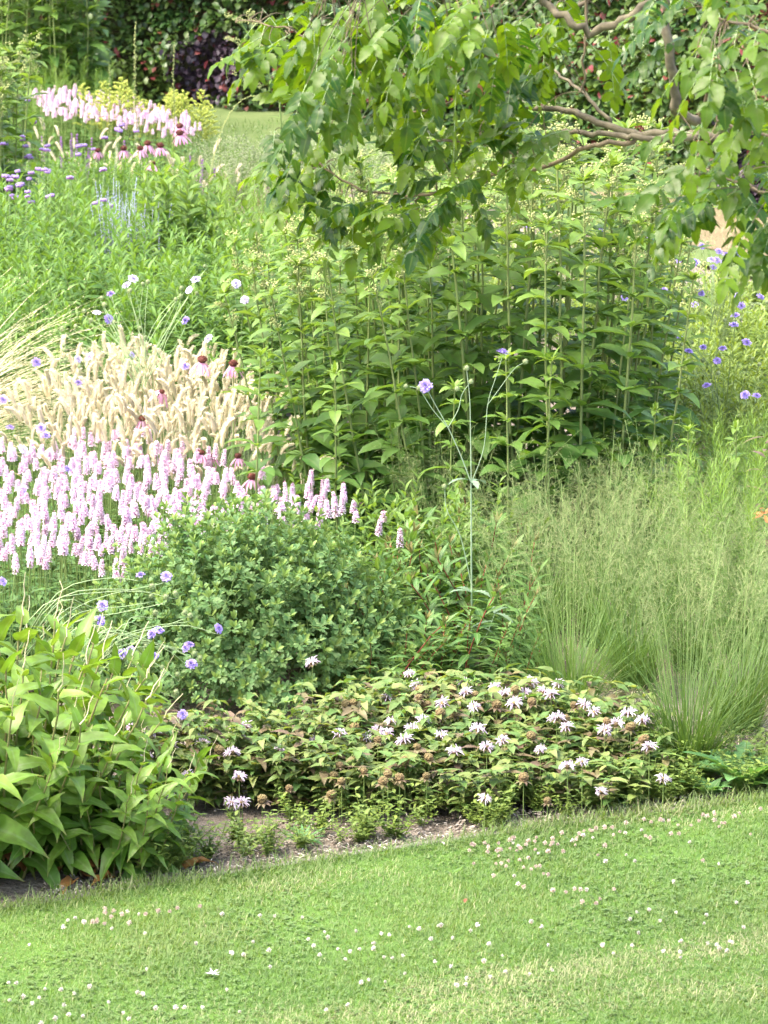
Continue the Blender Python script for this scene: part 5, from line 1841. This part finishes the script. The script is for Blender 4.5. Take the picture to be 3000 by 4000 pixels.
branch([(1500, 330, 12.9), (1350, 240, 12.95), (1200, 150, 13.0), (1050, 95, 13.05), (920, 88, 13.1)], .004, .0015, M_twig, K=18)
branch([(1880, 330, 13.0), (1700, 420, 13.0), (1560, 440, 13.05), (1400, 470, 13.1), (1250, 520, 13.1), (1080, 540, 13.15)], .004, .0015, M_twig, K=18)
branch([(1250, 640, 13.1), (1180, 680, 13.1), (1090, 700, 13.1)], .002, .001, M_twig, K=8)
branch([(1640, 770, 12.95), (1600, 850, 12.95), (1500, 950, 13.0)], .0025, .001, M_twig, K=8)
branch([(1760, 745, 12.9), (1740, 850, 12.9), (1700, 980, 12.9)], .0025, .001, M_twig, K=8)
branch([(3400, 250, 11.6), (3150, 180, 11.6), (2950, 110, 11.6), (2800, 70, 11.6)], .008, .003, M_twig, K=12)
branch([(3400, 640, 11.7), (3150, 560, 11.7), (2950, 520, 11.75), (2800, 470, 11.8)], .008, .003, M_twig, K=12)
branch([(3300, 820, 11.7), (3050, 760, 11.7), (2850, 700, 11.8), (2700, 640, 11.9)], .006, .002, M_twig, K=12)
branch([(1900, -80, 12.2), (1720, -60, 12.2), (1500, -80, 12.3), (1300, -60, 12.4)], .006, .003, M_twig, K=10)
ALLB = np.concatenate(BR)

regions = [  # outline in the photo, depth range, number of leaves, share
    ([(1180, 60), (1500, -60), (1950, -60), (2050, 120), (1900, 300), (1500, 400), (1200, 420), (1080, 230)], (12.0, 13.2), 78),
    ([(1050, 520), (1400, 350), (1950, 330), (2000, 560), (1700, 700), (1350, 650), (1150, 590)], (12.7, 13.3), 27),
    ([(1560, 700), (1900, 680), (1880, 800), (1730, 960), (1620, 960), (1560, 850)], (12.6, 13.1), 15),
    ([(1290, 740), (1520, 740), (1450, 860), (1370, 960), (1300, 900)], (12.8, 13.1), 9),
    ([(870, 60), (1150, 60), (1150, 200), (1050, 210), (880, 110)], (12.9, 13.2), 9),
    ([(1050, 660), (1250, 600), (1300, 700), (1100, 720)], (13.0, 13.2), 8),
    ([(1950, 60), (2250, -40), (2400, 60), (2440, 210), (2200, 330), (2000, 320)], (12.4, 13.0), 15),
    ([(1950, 420), (2150, 390), (2240, 520), (2150, 640), (1950, 620)], (12.6, 13.0), 12),
    ([(2550, -40), (3050, -60), (3050, 330), (2800, 330), (2600, 230)], (11.0, 12.0), 20),
    ([(2620, 560), (2780, 420), (3050, 300), (3050, 800), (2780, 820), (2600, 720)], (11.3, 12.3), 21),
    ([(2450, 720), (2650, 600), (2850, 760), (2700, 850), (2550, 830)], (11.5, 12.0), 9),
    ([(2860, 800), (3050, 780), (3050, 950), (2930, 980)], (11.3, 12.0), 6),
]
LBt, TBt = MB(), MB()
acc = {k: [] for k in ('o', 'd', 'n', 'L', 'W', 'v', 'dr')}
for poly, (y0, y1), cnt in regions:
    xs = [p[0] for p in poly]; ys = [p[1] for p in poly]
    k = 0
    while k < cnt:
        px, py = U(min(xs), max(xs)), U(min(ys), max(ys))
        if not inpoly(px, py, poly):
            continue
        k += .78
        o = at_depth(px, py, U(y0, y1)) - TO
        nb = ALLB[np.argmin(((ALLB - o) ** 2).sum(1))]
        L = U(.12, .18)
        # leaf hangs away from its twig, mostly left and down
        dirv = nrm((o - nb) * 2.0 + np.array([U(-.35, .1), U(-.25, .25), U(-.20, .06)]))
        st = o - dirv * .03
        if np.linalg.norm(st - nb) > .02:
            m = (st + nb) / 2 + np.array([0, 0, .03]) + RNG.normal(0, .015, 3)
            C = bez(nb, m, st, 7)
            tubes(LBt, C, np.linspace(.0016, .0011, 7)[None], mi=1)
        K = 10
        t = np.linspace(0, 1, K)[:, None]
        side = nrm(np.cross(dirv, [0, 0, 1]) + RNG.normal(0, .15, 3))
        R_ = st + dirv * L * t * (1 - .12 * t) + np.array([0, 0, -1]) * L * U(.0, .45) * t ** 2
        tubes(LBt, R_, np.linspace(.0013, .0007, K)[None], mi=2)
        nl = int(RNG.integers(4, 7))
        nor = nrm(np.cross(side, dirv)); nor = nor if nor[2] > 0 else -nor
        vv = np.clip(RNG.normal(.5, .34), 0, 1)
        for j in range(nl):
            tt = .22 + .74 * j / max(nl - 1, 1)
            po = on(R_, tt)[0]
            tg = nrm(on(R_, min(tt + .08, 1))[0] - on(R_, tt - .08)[0])
            for s_ in (-1, 1):
                d = nrm(tg * U(.35, .7) + s_ * side * .9 + np.array([0, 0, U(-.55, -.05)]))
                acc['o'].append(po); acc['d'].append(d); acc['n'].append(nor + RNG.normal(0, .3, 3))
                ll = U(.037, .061) * (1 - .25 * abs(tt - .6))
                acc['L'].append(ll); acc['W'].append(ll * U(.46, .58)); acc['v'].append(np.clip(vv + U(-.15, .15), 0, 1)); acc['dr'].append(U(.1, .8))
        acc['o'].append(R_[-1]); acc['d'].append(nrm(R_[-1] - R_[-3])); acc['n'].append(nor + RNG.normal(0, .2, 3))
        ll = U(.05, .07); acc['L'].append(ll); acc['W'].append(ll * .52); acc['v'].append(vv); acc['dr'].append(U(.2, .8))
leaves(LBt, np.array(acc['o']), np.array(acc['d']), np.array(acc['n']), np.array(acc['L']), np.array(acc['W']), TOOTH, np.array(acc['dr']), .18, np.array(acc['v']), wave=.08)
part('crown', LBt.build('crown', [M_tree, M_twig, M_thin]), tree)
B = MB(); d, nn = dn(np.array([-1.2, -1.8, 2.2]), np.array([-1.1, -1.35, -1.2])); leaves(B, np.array([[0, 0, 0], [.005, 0, -.01], [.01, 0, .01]]), d, nn, [.075, .06, .05], [.022, .02, .02], OVATE, [.5, -.4, .3], .8, wave=.2)
part('dead_leaf', B.build('dead_leaf', M_dead), tree, at_depth(1862, 330, 12.6) - TO)
